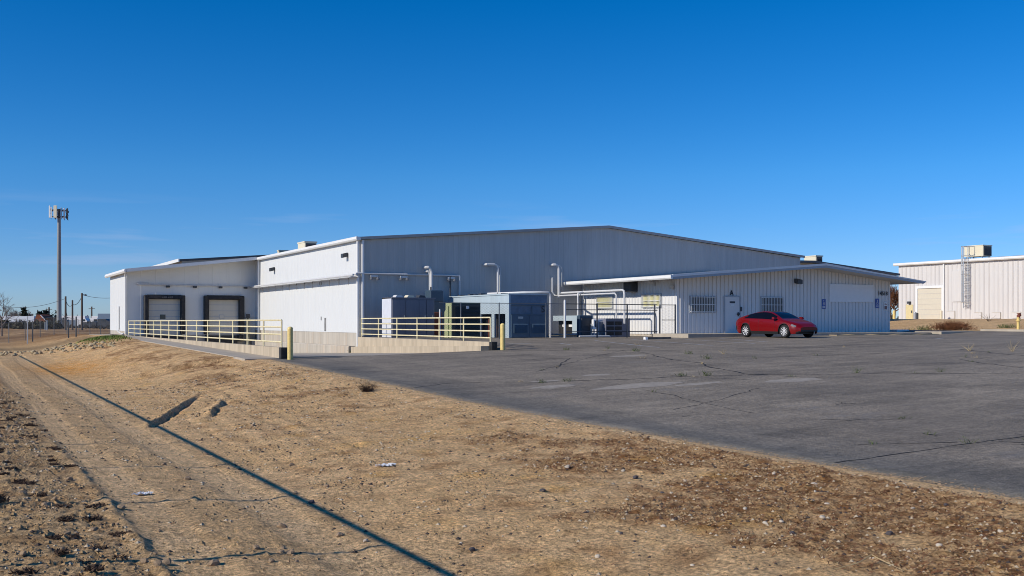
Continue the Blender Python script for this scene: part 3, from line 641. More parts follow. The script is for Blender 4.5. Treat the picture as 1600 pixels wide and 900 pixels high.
for x0, x1, y0, yl in ((224, 288, 460, (231, 281, 467)), (317.5, 380, 461, (325, 372, 468))):
    A, B = onv(x0, y0, VD), onv(x1, y0+.5, VD); a, b = onv(yl[0], yl[2], VD), onv(yl[1], yl[2], VD); zb = CZ-.98
    mb = MB(); mb.box(a[0]-.05, b[0]+.05, VD-.06, VD-.015, zb, a[2]+.05)
    dr = mb.build('dock_door', M['door_white'], wh)
    mb = MB(); hh = (a[2]+.05-zb)/6
    for i in range(1, 6): mb.box(a[0]-.05, b[0]+.05, VD-.075, VD-.061, zb+hh*i-.018, zb+hh*i+.018)
    mb.build('panel_joint', M['trim_grey'], dr)
    w = onv(254 if x0 < 300 else 346, 495, VD); mb = MB(); mb.box(w[0]-.20, w[0]+.20, VD-.08, VD-.062, w[2]-.17, w[2]+.17); mb.build('door_window', M['glass'] if x0 < 300 else M['trim_grey'], dr)
    if x0 > 300:
        mb = MB(); mb.box(w[0]-.16, w[0]+.16, VD-.09, VD-.081, w[2]-.13, w[2]+.13); mb.build('window_pane', M['door_white'], dr)
    mb = MB()
    mb.prism([(VD-.016, A[2]), (VD-.42, A[2]-.05), (VD-.50, A[2]-.30), (VD-.44, a[2]-.02), (VD-.016, a[2]-.02)], A[0]+.28, B[0]-.28, 'yz')
    for s0, s1 in ((A[0], a[0]), (b[0], B[0])): mb.bbox(s0, s1, VD-.46, VD-.016, zb+.05, A[2]-.04, .06)
    sl = mb.build('dock_seal', M['black'], wh)
    mb = MB(); xx = (A[0]+B[0])/2-.2
    for i in range(6): mb.box(xx+i*.13, xx+i*.13+.07+.03*(i % 2), VD-.512, VD-.498, A[2]-.26, A[2]-.16+.02*(i % 3))
    if x0 < 300: mb.build('worn_lettering', mat('worn_print', (.12, .12, .12), .7), sl)
    mb = MB(); mb.bbox(A[0]+.1, A[0]+.45, VD-.35, VD-.02, CZ-1.5, CZ-1.0, .03); mb.bbox(B[0]-.45, B[0]-.1, VD-.35, VD-.02, CZ-1.5, CZ-1.0, .03); mb.box(A[0]+.5, B[0]-.5, VD-.2, VD-.02, CZ-2.0, CZ-1.06); mb.build('dock_bumper', M['black'], wh)
p, q = onv(216, 444.5, VD-.1), onv(398, 448, VD-.1)
mb = MB(); mb.tube([(p[0], VD-.16, p[2]), (q[0], VD-.16, p[2])], .055, 6); mb.tube([(p[0]-.1, VD-.12, p[2]+.05), (p[0]+.75, VD-.12, p[2]+.05)], .09, 8); mb.build('dock_conduit', M['pipe'], wh)
for x in (262, 304, 344, 383):
    u = onv(x, 445, VD)[0]; mb = MB(); mb.box(u-.12, u+.12, VD-.26, VD-.02, p[2]-.19, p[2]-.05); mb.build('dock_lamp', M['dark'], wh)
p = onv(386, 500, VD-.3); mb = MB(); mb.bbox(p[0]-.09, p[0]+.13, VD-.5, VD-.3, CZ-2.1, p[2]+.3, .02); mb.build('door_guide_post', M['rail_yellow'], wh)
p = onv(387, 497, VD-.5); mb = MB(); mb.box(p[0]-.04, p[0]+.04, VD-.6, VD-.52, CZ-1.2, p[2]); mb.box(p[0]-.14, p[0]+.14, VD-.63, VD-.5, p[2], p[2]+.32); mb.build('dock_control_box', M['dark'], wh)
# higher rear block and the wing behind the offices
mb = MB(); b0, bt = 17.2, CZ+5.2
mb.add([(b0, 90, CZ-1.3), (30, 90, CZ-1.3), (30, 90, bt+1.07), (b0, 90, bt), (b0, 112, CZ-1.3), (b0, 112, bt)], [(0, 1, 2, 3), (0, 3, 5, 4)]); mb.build('rear_wall', M['white_wall'], wh)
mb = MB(); mb.prism([(b0-.35, bt-.03), (40, bt+1.87), (40, bt+2.02), (b0-.35, bt+.12)], 89.2, 112); mb.build('rear_roof', M['dark'], wh)
mb = MB(); mb.prism([(b0-.45, bt-.1), (b0-.36, bt-.1), (b0-.36, bt+.16), (b0-.45, bt+.16)], 89.1, 112); mb.build('rear_gutter', M['trim'], wh)
mb = MB(); mb.add([(U1, 66.4, CZ-1.3), (76.9, 66.4, CZ-1.3), (76.9, 66.4, CZ+4.35), (67, 66.4, CZ+5.2), (U1, 66.4, CZ+5.2), (76.9, 95, CZ-1.3), (76.9, 95, CZ+4.35)], [(0, 1, 2, 3, 4), (1, 5, 6, 2)]); mb.build('east_wing_wall', M['gable_wall'], wh)
mb = MB(); mb.prism([(U1, CZ+5.0), (66.5, CZ+5.22), (77.3, CZ+4.32), (77.3, CZ+4.50), (66.5, CZ+5.40), (U1, CZ+5.2)], 65.6, 95); mb.build('east_wing_roof', M['tank'], wh)

# rooftop coolers stand on the roofs: things of their own
def cooler(w, d, h, label, loc, group='evaporative coolers on the roofs'):
    t = thing('rooftop_cooler', label, 'rooftop cooler', loc, group)
    mb = MB(); mb.bbox(-w/2, w/2, -d/2, d/2, .18, h, .05); mb.box(-w/2-.03, w/2+.03, -d/2-.03, d/2+.03, h-.08, h+.02); mb.build('housing', M['cream'], t, local=True)
    mb = MB()
    for i in range(9): z = .3+i*(h-.5)/9; mb.add([(-w/2+.1, -d/2-.012, z), (w/2-.1, -d/2-.012, z), (w/2-.1, -d/2-.05, z-.05), (-w/2+.1, -d/2-.05, z-.05)], [(0, 1, 2, 3)])
    mb.box(-w/2+.08, w/2-.08, -d/2-.014, -d/2-.004, .25, h-.14); mb.build('louver_panel', M['louver'], t, local=True)
    for sx in (-1, 1):
        for sy in (-1, 1): mb = MB(); mb.box(sx*w*.4-.05, sx*w*.4+.05, sy*d*.4-.05, sy*d*.4+.05, -.25, .179); mb.build('leg', M['galv'], t, local=True)
    return t
cooler(.95, 1.8, .95, 'small cream rooftop cooler behind the gutter of the sunlit side wall', (24.0, 76.5, main_top(24.0)+.12))
cooler(.85, 1.5, 1.05, 'cream rooftop cooler showing above the ridge of the office roof', (69.3, 68.6, CZ+5.1-.1))
cooler(1.9, .5, .62, 'flat pale vent box low on the dark roof above the dock', (28.2, 96, bt+1.03))

# offices in front of the gable
UA, UB, VA = 36.25, 53.7, 46.4
AE, AR = CZ+2.42, CZ+3.36; UL, UM, URR, VF = 34.85, 46.5, 55.35, 45.0
an_ = thing('office_annex', 'low ribbed metal office building with a wide overhanging gable roof and barred windows', 'office building', (UA, VA, CZ-.7))
def an_under(u): return (AE+(AR-AE)*(u-UL)/(UM-UL)) if u < UM else (AE+.1+(AR-AE-.1)*(URR-u)/(URR-UM))
mb = MB(); ribbed(mb, (UA, VA), (UB, VA), CZ-.69, lambda s: an_under(UA+s)+.02, .30, .032, .05, (0, -1), (UM-UA,), .045)
mb.add([(UB, VA, CZ-.69), (UB, VG, CZ-.69), (UB, VG, an_under(UB)), (UB, VA, an_under(UB))], [(0, 1, 2, 3)]); mb.build('front_wall', M['annex_wall'], an_)
mb = MB(); ribbed(mb, (UA, VG-.02), (UA, VA), CZ-.72, lambda s: an_under(UA), .30, .032, .05, (-1, 0), (), .045); mb.build('side_wall', M['annex_side'], an_)
mb = MB(); mb.box(UA+.03, UB-.03, VA+.05, VG-.05, CZ-1.1, CZ-.69); mb.build('foundation', M['foundation'], an_)
mb = MB(); mb.prism([(UL, AE), (UM, AR), (URR, AE+.1), (URR+.05, AE+.17), (UM, AR+.17), (UL, AE+.17)], VF, VG-.2); mb.build('roof', M['roof'], an_)
mb = MB(); mb.prism([(UL+.01, AE-.02), (UM, AR-.02), (URR-.25, AE+.09), (URR-.25, AE+.072), (UM, AR-.038), (UL+.01, AE-.038)], VF+.05, VG-.25); mb.build('soffit', M['soffit'], an_)
mb = MB(); mb.prism([(UL, AE+.07), (UM, AR+.07), (URR+.05, AE+.16), (URR+.05, AE+.22), (UM, AR+.20), (UL, AE+.20)], VF-.06, VF-.004); mb.build('roof_edge_trim', M['trim'], an_)
mb = MB(); mb.prism([(UL, AE-.06), (UM, AR-.06), (URR-.2, AE+.05), (URR+.04, AE+.158), (UM, AR+.068), (UL, AE+.068)], VF-.04, VF-.006); mb.build('fascia', M['trim_grey'], an_)
mb = MB(); mb.prism([(UL-.16, AE+.17), (UL-.16, AE+.02), (UL-.11, AE-.05), (UL-.01, AE-.05), (UL-.01, AE+.17)], VF-.06, VG-.25); mb.build('gutter', M['trim'], an_)

def bars_window(root, face, a0, a1, z0, z1, blind):
    """window with frame, pane and a welded security grille; face 'f' on the front wall, 's' on the side wall"""
    def bx(mb, p0, p1, q0, q1, r0, r1):       # p along the wall, q outward, r up
        if face == 'f': mb.box(p0, p1, VA-q1, VA-q0, r0, r1)
        else: mb.box(UA-q1, UA-q0, p0, p1, r0, r1)
    f = MB()
    for p in ((a0-.05, a0+.03), (a1-.03, a1+.05)): bx(f, p[0], p[1], .0, .07, z0-.05, z1+.05)
    for r in ((z0-.05, z0+.02), (z1-.02, z1+.05)): bx(f, a0+.031, a1-.031, .0, .068, r[0], r[1])
    w = f.build('window', M['trim_grey'], root)
    g = MB(); bx(g, a0+.03, a1-.03, .034, .04, z0+.02, z1-.02); g.build('pane', M['blind'] if blind else M['glass'], w)
    if not blind:
        g = MB(); k = a0+.06
        bx(g, a0+(a1-a0)*.12, a0+(a1-a0)*.9, .041, .045, z0+.1, z1-.06); g.build('blind', mat('window_blind', (.16, .16, .16), .7, var=.4, scale=2), w)
    b = MB(); n = int((a1-a0)/.115)
    for i in range(n+1): p = a0+(a1-a0)*i/n; bx(b, p-.011, p+.011, .115, .137, z0-.03, z1+.03)
    for r in (z0+.02, (z0+z1)/2, z1-.02): bx(b, a0-.05, a1+.05, .10, .114, r-.018, r+.018)
    for p in (a0-.02, a1+.02):
        for r in (z0+.02, z1-.02): bx(b, p-.02, p+.02, .0, .10, r-.02, r+.02)
    b.build('security_bars', M['trim'], w); return w
for x0, x1, y0, y1, s in ((1078, 1116, 463.5, 487.5, 'f'), (1188.5, 1222, 464.5, 488, 'f'), (934, 958, 466, 487.5, 's'), (1005, 1033, 465, 487.5, 's')):
    if s == 'f': A, B = onv(x0, y0, VA), onv(x1, y1, VA); D = onv(x0, y1, VA); bars_window(an_, 'f', A[0], B[0], D[2], A[2], False)
    else: A, B = onu(x0, y0, UA), onu(x1, y0, UA); bars_window(an_, 's', min(A[1], B[1]), max(A[1], B[1]), CZ+.88, CZ+1.62, True)
A, B = onv(1132, 464, VA), onv(1154.5, 464, VA); z0 = CZ-.67
mb = MB(); mb.box(A[0]-.07, A[0], VA-.07, VA+.0, z0, A[2]+.07); mb.box(B[0], B[0]+.07, VA-.07, VA, z0, A[2]+.07); mb.box(A[0], B[0], VA-.069, VA, A[2], A[2]+.069); mb.build('door_frame', M['trim_grey'], an_)
mb = MB(); mb.box(A[0]+.004, B[0]-.004, VA-.055, VA-.034, z0+.02, A[2]-.004); dr = mb.build('door', M['annex_wall'], an_)
mb = MB(); hx = B[0]-.10; hz = CZ+.45; mb.box(hx-.05, hx+.05, VA-.07, VA-.056, hz-.12, hz+.12); mb.tube([(hx, VA-.07, hz), (hx, VA-.13, hz), (hx-.16, VA-.13, hz)], .016, 8); mb.lathe([(.09, 0), (.09, .03)], (B[0]-.1, VA-.10, hz+.02), 12, 'y'); mb.build('door_handle', M['dark'], dr)
mb = MB(); cx = (A[0]+B[0])/2; mb.box(cx-.2, cx+.2, VA-.064, VA-.056, A[2]-.36, A[2]-.25); mb.build('door_plate', M['dark'], dr)
mb = MB(); mb.box(cx-.11, cx+.11, VA-.062, VA-.056, A[2]-.52, A[2]-.43); mb.build('door_notice', M['sign_white'], dr)
mb = MB(); p = onv(1156.5, 483, VA); mb.box(p[0]-.06, p[0]+.07, VA-.10, VA-.034, p[2]-.13, p[2]+.13); mb.build('keypad', M['dark'], an_)
def text(s, loc, size, m, root, name, ext=.008, align='CENTER', sp=1.):
    cu = bpy.data.curves.new(name, 'FONT'); cu.body = s; cu.size = size; cu.extrude = ext; cu.align_x = align; cu.align_y = 'CENTER'; cu.space_character = sp; cu.offset = .006
    tmp = bpy.data.objects.new(name, cu); COL.objects.link(tmp); bpy.context.view_layer.update()
    me = bpy.data.meshes.new_from_object(tmp.evaluated_get(bpy.context.evaluated_depsgraph_get())); bpy.data.objects.remove(tmp); me.materials.clear(); me.materials.append(m)
    o = bpy.data.objects.new(name, me); COL.objects.link(o); o.parent = root
    o.location = np.array(loc)-np.array(root.location); o.rotation_euler = (R(90), 0, 0); return o
p = onv(1143.3, 458, VA-.05); text('A', (p[0], VA-.05, p[2]), .42, M['letter'], an_, 'unit_letter')
p = onv(1379.5, 458.8, VA-.05); text('14518', (p[0], VA-.05, p[2]), .36, M['letter'], an_, 'house_number')
A, B = onv(1295, 444.5, VA), onv(1363.5, 472, VA); mb = MB(); mb.box(A[0], B[0], VA-.075, VA-.034, onv(1330, 472, VA)[2]-.0, onv(1330, 444.5, VA)[2]); mb.build('blank_sign_board', M['sign_white'], an_)
p = onv(1243, 440, VA); flood('flood_light', an_, p[0], VA-.03, p[2]+.05, (0, -1), 'dark', 1.1)
p = onu(992, 449, UA); mb = MB(); mb.bbox(UA-.62, UA-.034, p[1]-.36, p[1]+.36, p[2]-.28, p[2]+.3, .04); o = mb.build('wall_air_conditioner', M['dark'], an_)
mb = MB()
for i in range(5): mb.box(UA-.635, UA-.622, p[1]-.3, p[1]+.3, p[2]-.2+i*.09, p[2]-.17+i*.09)
mb.build('grille', M['louver'], o)
p = onu(1024, 442, UA); mb = MB(); mb.box(UA-.1, UA-.03, p[1]-.05, p[1]+.05, p[2]-.2, p[2]+.02); mb.tube([(UA-.1, p[1], p[2]), (UA-.35, p[1], p[2]+.06), (UA-.5, p[1], p[2]+.03)], [.03, .08, .10], 8); mb.build('side_lamp', M['pipe'], an_)
p = onu(1055, 447, UA); mb = MB(); mb.lathe([(.12, -.16), (.14, 0), (.10, .1), (.02, .12)], (UA-.18, VA+.25, p[2]), 12); mb.build('corner_lamp', M['soffit'], an_)
mb = MB(); mb.tube([(UA-.28, VA+.1, CZ+1.5), (UA-.28, VA+.1, CZ-.7)], .03, 6)
# accessible-parking signs and notice on the front wall
def ada(x, y, label):
    p = onv(x, y, VA); t = thing('parking_sign', label, 'sign', (p[0], VA-.035, p[2]))
    mb = MB(); mb.box(-.16, .16, -.015, 0, -.3, .3); mb.build('plate', M['sign_blue'], t, local=True)
    mb = MB(); mb.lathe([(.035, -.004), (.035, .004)], (-.01, -.02, .2), 10, 'y')
    for q in (((-.01, .15), (0, .04), (.06, .03), (.09, -.04)), ((0, .10), (.05, .10)), ((-.03, .08), (-.075, 0), (-.04, -.07), (.03, -.07), (.06, -.02))): mb.tube([(a, -.02, b) for a, b in q], .013, 5)
    mb.box(-.12, .12, -.02, -.016, -.18, -.15); mb.box(-.12, .12, -.02, -.016, -.24, -.21); mb.build('wheelchair_symbol', M['sign_white'], t, local=True)
ada(1286.3, 475, 'blue accessible parking sign beside the blank board, nearer the red car'); ada(1369.8, 474, 'blue accessible parking sign below and beside the street number 14518')
p = onv(1383, 477.5, VA); t = thing('wall_notice', 'small weathered notice under the street number on the office wall', 'notice', (p[0], VA-.035, p[2]))
mb = MB(); mb.box(-.13, .13, -.012, 0, -.28, .24); mb.build('sheet', M['sign_white'], t, local=True)
mb = MB(); mb.box(-.11, .11, -.016, -.0125, -.25, -.02); mb.box(-.1, .1, -.016, -.0125, .06, .10); mb.box(-.1, .04, -.016, -.0125, .14, .17); mb.build('print', mat('faded_print', (.22, .12, .12), .6), t, local=True)

# neighbour's building across the bank
UN = 106.0; NB, NT = CZ+.24, CZ+7.36
nb = thing('metal_building', 'tall pale ribbed metal building beyond the dirt bank with a roll-up door', 'building', (UN, 60, NB))
mb = MB(); ribbed(mb, (UN, 90.2), (UN, 30), NB-.3, lambda s: NT, .62, .05, .10, (-1, 0), (), .06); mb.add([(UN, 90.2, NB-.3), (UN+60, 90.2, NB-.3), (UN+60, 90.2, NT+2.2), (UN+30, 90.2, NT+2.2), (UN, 90.2, NT)], [(0, 1, 2, 3, 4)]); mb.build('wall', M['far_wall'], nb)
mb = MB(); mb.prism([(UN-.3, NT-.05), (UN+30, NT+2.2), (UN+60, NT-.05), (UN+60, NT+.1), (UN+30, NT+2.35), (UN-.3, NT+.1)], 29, 90.6); mb.build('roof', M['roof'], nb)
mb = MB(); mb.prism([(UN-.45, NT+.12), (UN-.45, NT-.1), (UN-.36, NT-.22), (UN-.06, NT-.22), (UN-.06, NT+.12)], 29, 90.7); mb.build('gutter', M['trim'], nb)
def nv(x, y): u, v, z = onu(x, y, UN); return v, z
a, z1 = nv(1435, 451); b, _ = nv(1472.5, 451)
mb = MB(); mb.box(UN-.066, UN+.3, b, a, NB, z1); dr = mb.build('roll_up_door', M['far_door'], nb)
mb = MB()
for i in range(1, 6): mb.box(UN-.085, UN-.067, b+.02, a-.02, NB+(z1-NB)*i/6-.03, NB+(z1-NB)*i/6+.03)
mb.build('panel_joint', M['soffit'], dr)
mb = MB(); mb.box(UN-.18, UN-.056, a, a+.3, NB, z1+.3); mb.box(UN-.18, UN-.056, b-.3, b, NB, z1+.3); mb.box(UN-.18, UN-.057, b, a, z1, z1+.3); mb.build('door_surround', M['trim'], nb)
a, z1 = nv(1416, 476); b, _ = nv(1427, 476); mb = MB(); mb.box(UN-.09, UN-.055, b, a, NB, z1); dr = mb.build('entry_door', M['tan_door'], nb); mb = MB(); mb.box(UN-.16, UN-.091, b+.08, b+.2, NB+.9, NB+1.2); mb.build('door_handle', M['dark'], dr)
a, z1 = nv(1422, 473.5); mb = MB(); mb.box(UN-.35, UN-.05, a-.18, a+.18, z1-.1, z1+.2); mb.build('door_lamp', M['dark'], nb)
v, _ = nv(1475.5, 460); mb = MB(); mb.tube([(UN-.12, v, NT-.1), (UN-.12, v, NB)], .1, 8); mb.build('downspout', M['trim'], nb)
for x0, x1, y0 in ((1480, 1492, 486.5), (1523, 1534, 488.5), (1551.5, 1563.5, 488.5), (1582, 1595, 488)):
    a, z1 = nv(x0, y0); b, _ = nv(x1, y0); mb = MB(); mb.box(UN-.11, UN-.055, b, a, NB+.15, z1); o = mb.build('wall_vent', M['far_wall'], nb)
    mb = MB(); mb.box(UN-.13, UN-.056, b-.06, b, NB+.15, z1+.06); mb.box(UN-.13, UN-.056, b, a, z1, z1+.06); mb.build('vent_frame', M['soffit'], o)
# caged ladder
va, _ = nv(1508.5, 450); vb, _ = nv(1516, 450); vb2 = va-.75; zt2 = NT+1.6; zb2 = NB+1.9
mb = MB()
for v in (va, vb2): mb.tube([(UN-.35, v, NB+1.4), (UN-.35, v, zt2)], .04, 6); mb.tube([(UN-.35, v, zt2), (UN+.9, v, zt2), (UN+.9, v, NT)], .04, 6)
z = NB+1.6
while z < NT+.3: mb.tube([(UN-.35, va, z), (UN-.35, vb2, z)], .025, 5); z += .3
lad = mb.build('ladder', M['galv'], nb)
mb = MB(); z = zb2+.2; hoops = []
while z < zt2:
    pts = [(UN-.35-.72*math.sin(t), (va+vb2)/2+.42*math.cos(t), z) for t in np.linspace(0, math.pi, 9)]; mb.tube(pts, .035, 5); hoops.append(pts); z += 1.1
for k in (1, 3, 4, 5, 7): mb.tube([hoops[0][k], hoops[-1][k]], .03, 5)
mb.build('safety_cage', M['galv'], lad)
mb = MB(); mb.box(UN-.12, UN-.06, va+.3, va+1.7, NB+2.2, NT-1.2); mb.build('ladder_shield', M['far_wall'], nb)
v, z = nv(1522, 392); cooler(1.6, 2.6, 1.5, 'large cream rooftop cooler above the caged ladder on the far building', (UN+1.5, nv(1515, 392)[0], NT+.25))

# ------------------------------------------------------------------ ramp walls, guard rails, bollards
def ramp_wall(label, u0, u1, v0, v1, zt, zb0, m='concrete'):
    t = thing('ramp_wall', label, 'retaining wall', (u0, v0, zt-.8))
    mb = MB(); mb.prism([(v0+.26, zb0), (v1, CZ-2.9), (v1, zt), (v0+.26, zt)], u0, u1, 'yz'); mb.build('concrete_face', M[m], t)
    mb = MB(); mb.bbox(u0-.02, u1+.02, v0, v0+.255, zb0, zt+.005, .02); mb.build('end_bumper', M['black'], t)
    return t
ramp_wall('long rough concrete wall along the walkway under the longer yellow guard rail', 11.2, 11.45, 39.0, VD-.02, CZ-1.0, CZ-2.6)
w2 = ramp_wall('pale stained concrete wall under the guard rail beside the grey cabinet', 20.72, 20.97, 39.5, VG-.02, CZ-.88, CZ-2.6)
mb = MB(); mb.prism([(39.76, CZ-2.6), (VG-.05, CZ-2.6), (VG-.05, CZ-1.44), (39.76, CZ-1.06)], 20.30, 20.715, 'yz'); mb.build('footing_ledge', M['concrete'], w2)
def guard_rail(label, u, vs, zt, hs):
    t = thing('guard_rail', label, 'railing', (u, vs[0], zt-1.07), 'yellow guard rails along the truck ramp')
    for v in vs: mb = MB(); mb.tube([(u, v, zt-1.09), (u, v, zt)], .035, 8); mb.build('post', M['rail_yellow'], t, smooth=True)
    for h in hs:
        mb = MB(); mb.tube([(u, vs[0], zt-1.07+h), (u, vs[-1], zt-1.07+h)], .032, 8); mb.build('rail', M['rail_yellow'], t, smooth=True)
guard_rail('long faded yellow guard rail in front of the two dock doors', 11.33, list(np.linspace(39.4, 79.0, 16)), CZ+.07, (1.07, .80, .51, .21))
guard_rail('shorter faded yellow guard rail in front of the grey cabinet and transformer', 20.85, list(np.linspace(39.9, 56.1, 7)), CZ+.195, (1.07, .77, .47, .17))
def bollard(label, u, v, z, h, r=.105, group='yellow bollards', m='yellow'):
    t = thing('bollard', label, 'bollard', (u, v, z), group)
    mb = MB(); mb.lathe([(r, -.05), (r, h-.07)], n=16); mb.build('pipe', M[m], t, smooth=True, local=True)
    mb = MB(); mb.lathe([(r+.004, h-.075), (r*.97, h-.03), (r*.75, h), (r*.3, h+.02)], n=16); mb.build('cap', M[m], t, smooth=True, local=True); return t
bollard('yellow bollard at the end of the long guard rail by the dirt', 11.42, 38.55, lz(11.42, 38.55), 1.25)
bollard('yellow bollard at the end of the short guard rail by the equipment', 20.95, 38.95, lz(20.95, 38.95), 1.14)
for x, yb, h, lab, mm in ((1397, 500.5, 1.1, 'small yellow bollard past the far corner of the office building', 'yellow'), (1430, 499.5, .95, 'short grey bollard next to the tan entry door', 'galv'), (1433, 499.5, .85, 'stubby dark bollard against the roll-up door frame', 'dark'), (1470.5, 499.3, 1.15, 'cream bollard in front of the roll-up door edge', 'cream')):
    u, v, _ = onu(x, yb, UN-1.6 if x > 1400 else UN-6); bollard(lab, u, v, gz(u, v), h, .16, 'bollards of the far building', mm)

# ------------------------------------------------------------------ machines on the pad
PZ = CZ-.88
def louvers(mb, u0, u1, v, z0, z1, n):
    for i in range(n): z = z0+(z1-z0)*(i+.5)/n; mb.add([(u0, v, z+.03), (u1, v, z+.03), (u1, v-.04, z-.03), (u0, v-.04, z-.03)], [(0, 1, 2, 3)])
t = thing('electrical_cabinet', 'wide grey electrical cabinet with its sunlit end painted pale beside the guard rail', 'cabinet', (22.7, 53.3, PZ))
c0 = (21.35, 23.95, 52.7, 54.1)
mb = MB(); mb.bbox(c0[0], c0[1], c0[2], c0[3], PZ, CZ+1.30, .015); body = mb.build('body', M['cabinet'], t)
mb = MB(); mb.box(c0[0]-.02, c0[0]-.002, c0[2]+.02, c0[3], PZ+.02, CZ+1.36); mb.build('sunlit_end', M['cabinet_light'], t)  # sunlit end of the grey cabinet, its brightness put into a paler colour
mb = MB(); mb.box(c0[0]-.02, c0[1]+.05, c0[2]-.06, c0[3], CZ+1.302, CZ+1.37); mb.build('top', M['cabinet'], t)
for i, f in enumerate((0, .32, .64, .82)):
    f2 = (.32, .64, .82, 1)[i]; a, b = c0[0]+.04+f*2.52, c0[0]+.04+f2*2.52-.025
    mb = MB(); mb.bbox(a, b, c0[2]-.035, c0[2]-.001, PZ+.1, CZ+1.24, .008); d = mb.build('door', M['cabinet'], t)
    if i != 1: mb = MB(); mb.box(b-.09, b-.05, c0[2]-.08, c0[2]-.036, CZ+.25, CZ+.37); mb.build('handle', M['galv'], d)
for a, m in ((.35, 'pipe'), (1.05, 'cream'), (1.75, 'dark')):
    mb = MB(); mb.prism([(c0[0]+a, CZ+1.371), (c0[0]+a+.46, CZ+1.371), (c0[0]+a+.40, CZ+1.49), (c0[0]+a+.10, CZ+1.51)], 53.0, 53.5); mb.build('vent_cap', M[m], t)
t = thing('storage_tank', 'dark blue flat sided tank standing behind the grey cabinet', 'tank', (25.1, 55.2, PZ))
mb = MB(); mb.bbox(24.68, 25.55, 54.9, 55.7, PZ+.1, CZ+1.88, .06); mb.build('shell', M['tank'], t)
mb = MB(); mb.lathe([(.05, 0), (.05, .2)], (24.9, 55.3, CZ+1.881), 8); mb.box(24.72, 25.5, 54.88, 54.899, CZ+1.2, CZ+1.25); mb.build('band', M['dark'], t)
mb = MB(); mb.box(24.6, 25.6, 54.85, 55.75, PZ-.02, PZ+.1); mb.build('base', M['dark'], t)
mb = MB(); mb.bbox(24.3, 25.1, 54.15, 54.5, PZ+.02, PZ+1.45, .03); mb.build('pump_cover', M['rust'], t)
t = thing('transformer', 'olive green transformer box with dark louvered front behind the guard rail', 'transformer', (24, 49.3, PZ))
g0, g1, gv0, gv1, gt = 23.2, 24.95, 48.9, 49.62, CZ+1.04
zb = CZ-.9
mb = MB(); mb.bbox(g0, g1, gv0, gv1, zb, gt, .02); mb.build('case', M['green'], t)
mb = MB(); mb.box(g0+.05, g1-.03, gv0-.03, gv0-.001, zb+.1, gt-.05); louvers(mb, g0+.1, g1-.08, gv0-.032, zb+.2, gt-.15, 22); mb.build('louver_front', M['green_dark'], t)
mb = MB(); mb.box(g0+.85, g0+1.02, gv0-.085, gv0-.075, CZ+.7, CZ+.86); mb.build('warning_label', M['sign_white'], t)
mb = MB(); mb.prism([(gv0+.25, zb), (gv1-.02, zb), (gv1-.02, gt-.5), (gv0+.25, gt-.2)], g0-.07, g0-.002, 'yz'); mb.build('side_cabinet', M['green'], t)
mb = MB(); mb.box(g0-.2, g1+.2, gv0-.25, gv1+.2, CZ-1.2, zb-.0); mb.build('plinth', M['slab'], t)
# light blue enclosure (compressor house)
t = thing('compressor_house', 'light blue compressor enclosure with blue double doors and dark side openings', 'equipment enclosure', (27.4, 51.5, CZ-.86))
e0, e1, ev0, ev1, et, ez = 26.2, 28.6, 48.0, 55.4, CZ+1.46, CZ-.9
a = onu(751, 500, e0)[1]; b = onu(768, 500, e0)[1]; c = onu(772.5, 500, e0)[1]; d = onu(789.5, 500, e0)[1]; oh = CZ+.44
mb = MB()
mb.box(e0, e0+.1, ev0, ev1, oh, et); mb.box(e0, e0+.1, ev0, d, ez, oh); mb.box(e0, e0+.1, c, b, ez, oh); mb.box(e0, e0+.1, a, ev1, ez, oh)
mb.box(e0+.101, e1, ev1-.1, ev1, ez, et); mb.box(e1-.1, e1, ev0+.1, ev1-.101, ez, et); mb.box(e0-.04, e1+.03, ev0-.04, ev1+.03, et+.001, et+.07); mb.build('shell', M['lightblue'], t)
mb = MB(); mb.box(e0+.101, e1, ev0, ev0+.1, ez, et); mb.build('front_wall', mat('shaded_front_blue', (.16, .22, .30), .6, var=.3, scale=5, bump=.3), t)  # same paint as the shell, its shade put into this darker colour
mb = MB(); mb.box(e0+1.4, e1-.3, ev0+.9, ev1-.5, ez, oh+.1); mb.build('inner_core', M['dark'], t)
for k, (vv0, m) in enumerate(((ev0+.9, 'rust'), (ev0+2.0, 'dark'), (ev0+3.0, 'rust'), (ev0+4.0, 'galv'))):
    mb = MB(); mb.lathe([(.1, 0), (.28, .06), (.3, .5), (.2, .62), (.08, .7), (.08, 1.0)], (e0+.75, vv0, ez), 12); mb.tube([(e0+.5, vv0+.3, ez), (e0+.5, vv0+.3, oh-.1), (e0+.9, vv0+.5, oh-.1)], .04, 6); mb.build('compressor', M[m], t)
fm = (e1-e0)
for i in range(2):
    x0 = e0+.12+i*fm*.485; x1 = x0+fm*.455
    mb = MB(); mb.bbox(x0, x1, ev0-.05, ev0-.002, ez+.06, CZ+.37, .01); dd = mb.build('door', M['deepblue'], t)
    mb = MB(); louvers(mb, x0+.1, x1-.1, ev0-.052, ez+.3, CZ-.1, 10); mb.build('louver_panel', M['deepblue'], dd)
    if i == 0: mb = MB(); mb.box(x0+.42, x0+.72, ev0-.062, ev0-.051, CZ+.17, CZ+.29); mb.build('placard', M['galv'], dd)
mb = MB()
mb.box(e0+.1, e1, ev0-.06, ev0-.003, CZ+.385, CZ+.44); mb.box(e0+1.38, e0+1.43, ev0-.06, ev0-.003, CZ+.441, CZ+.85); mb.box(e0+.1, e1, ev0-.06, ev0-.003, CZ+.90, CZ+.95); mb.build('front_frame', M['deepblue'], t)
text('S', (e1-.32, ev0-.08, CZ+.68), .50, M['letter'], t, 'stencilled_letter')
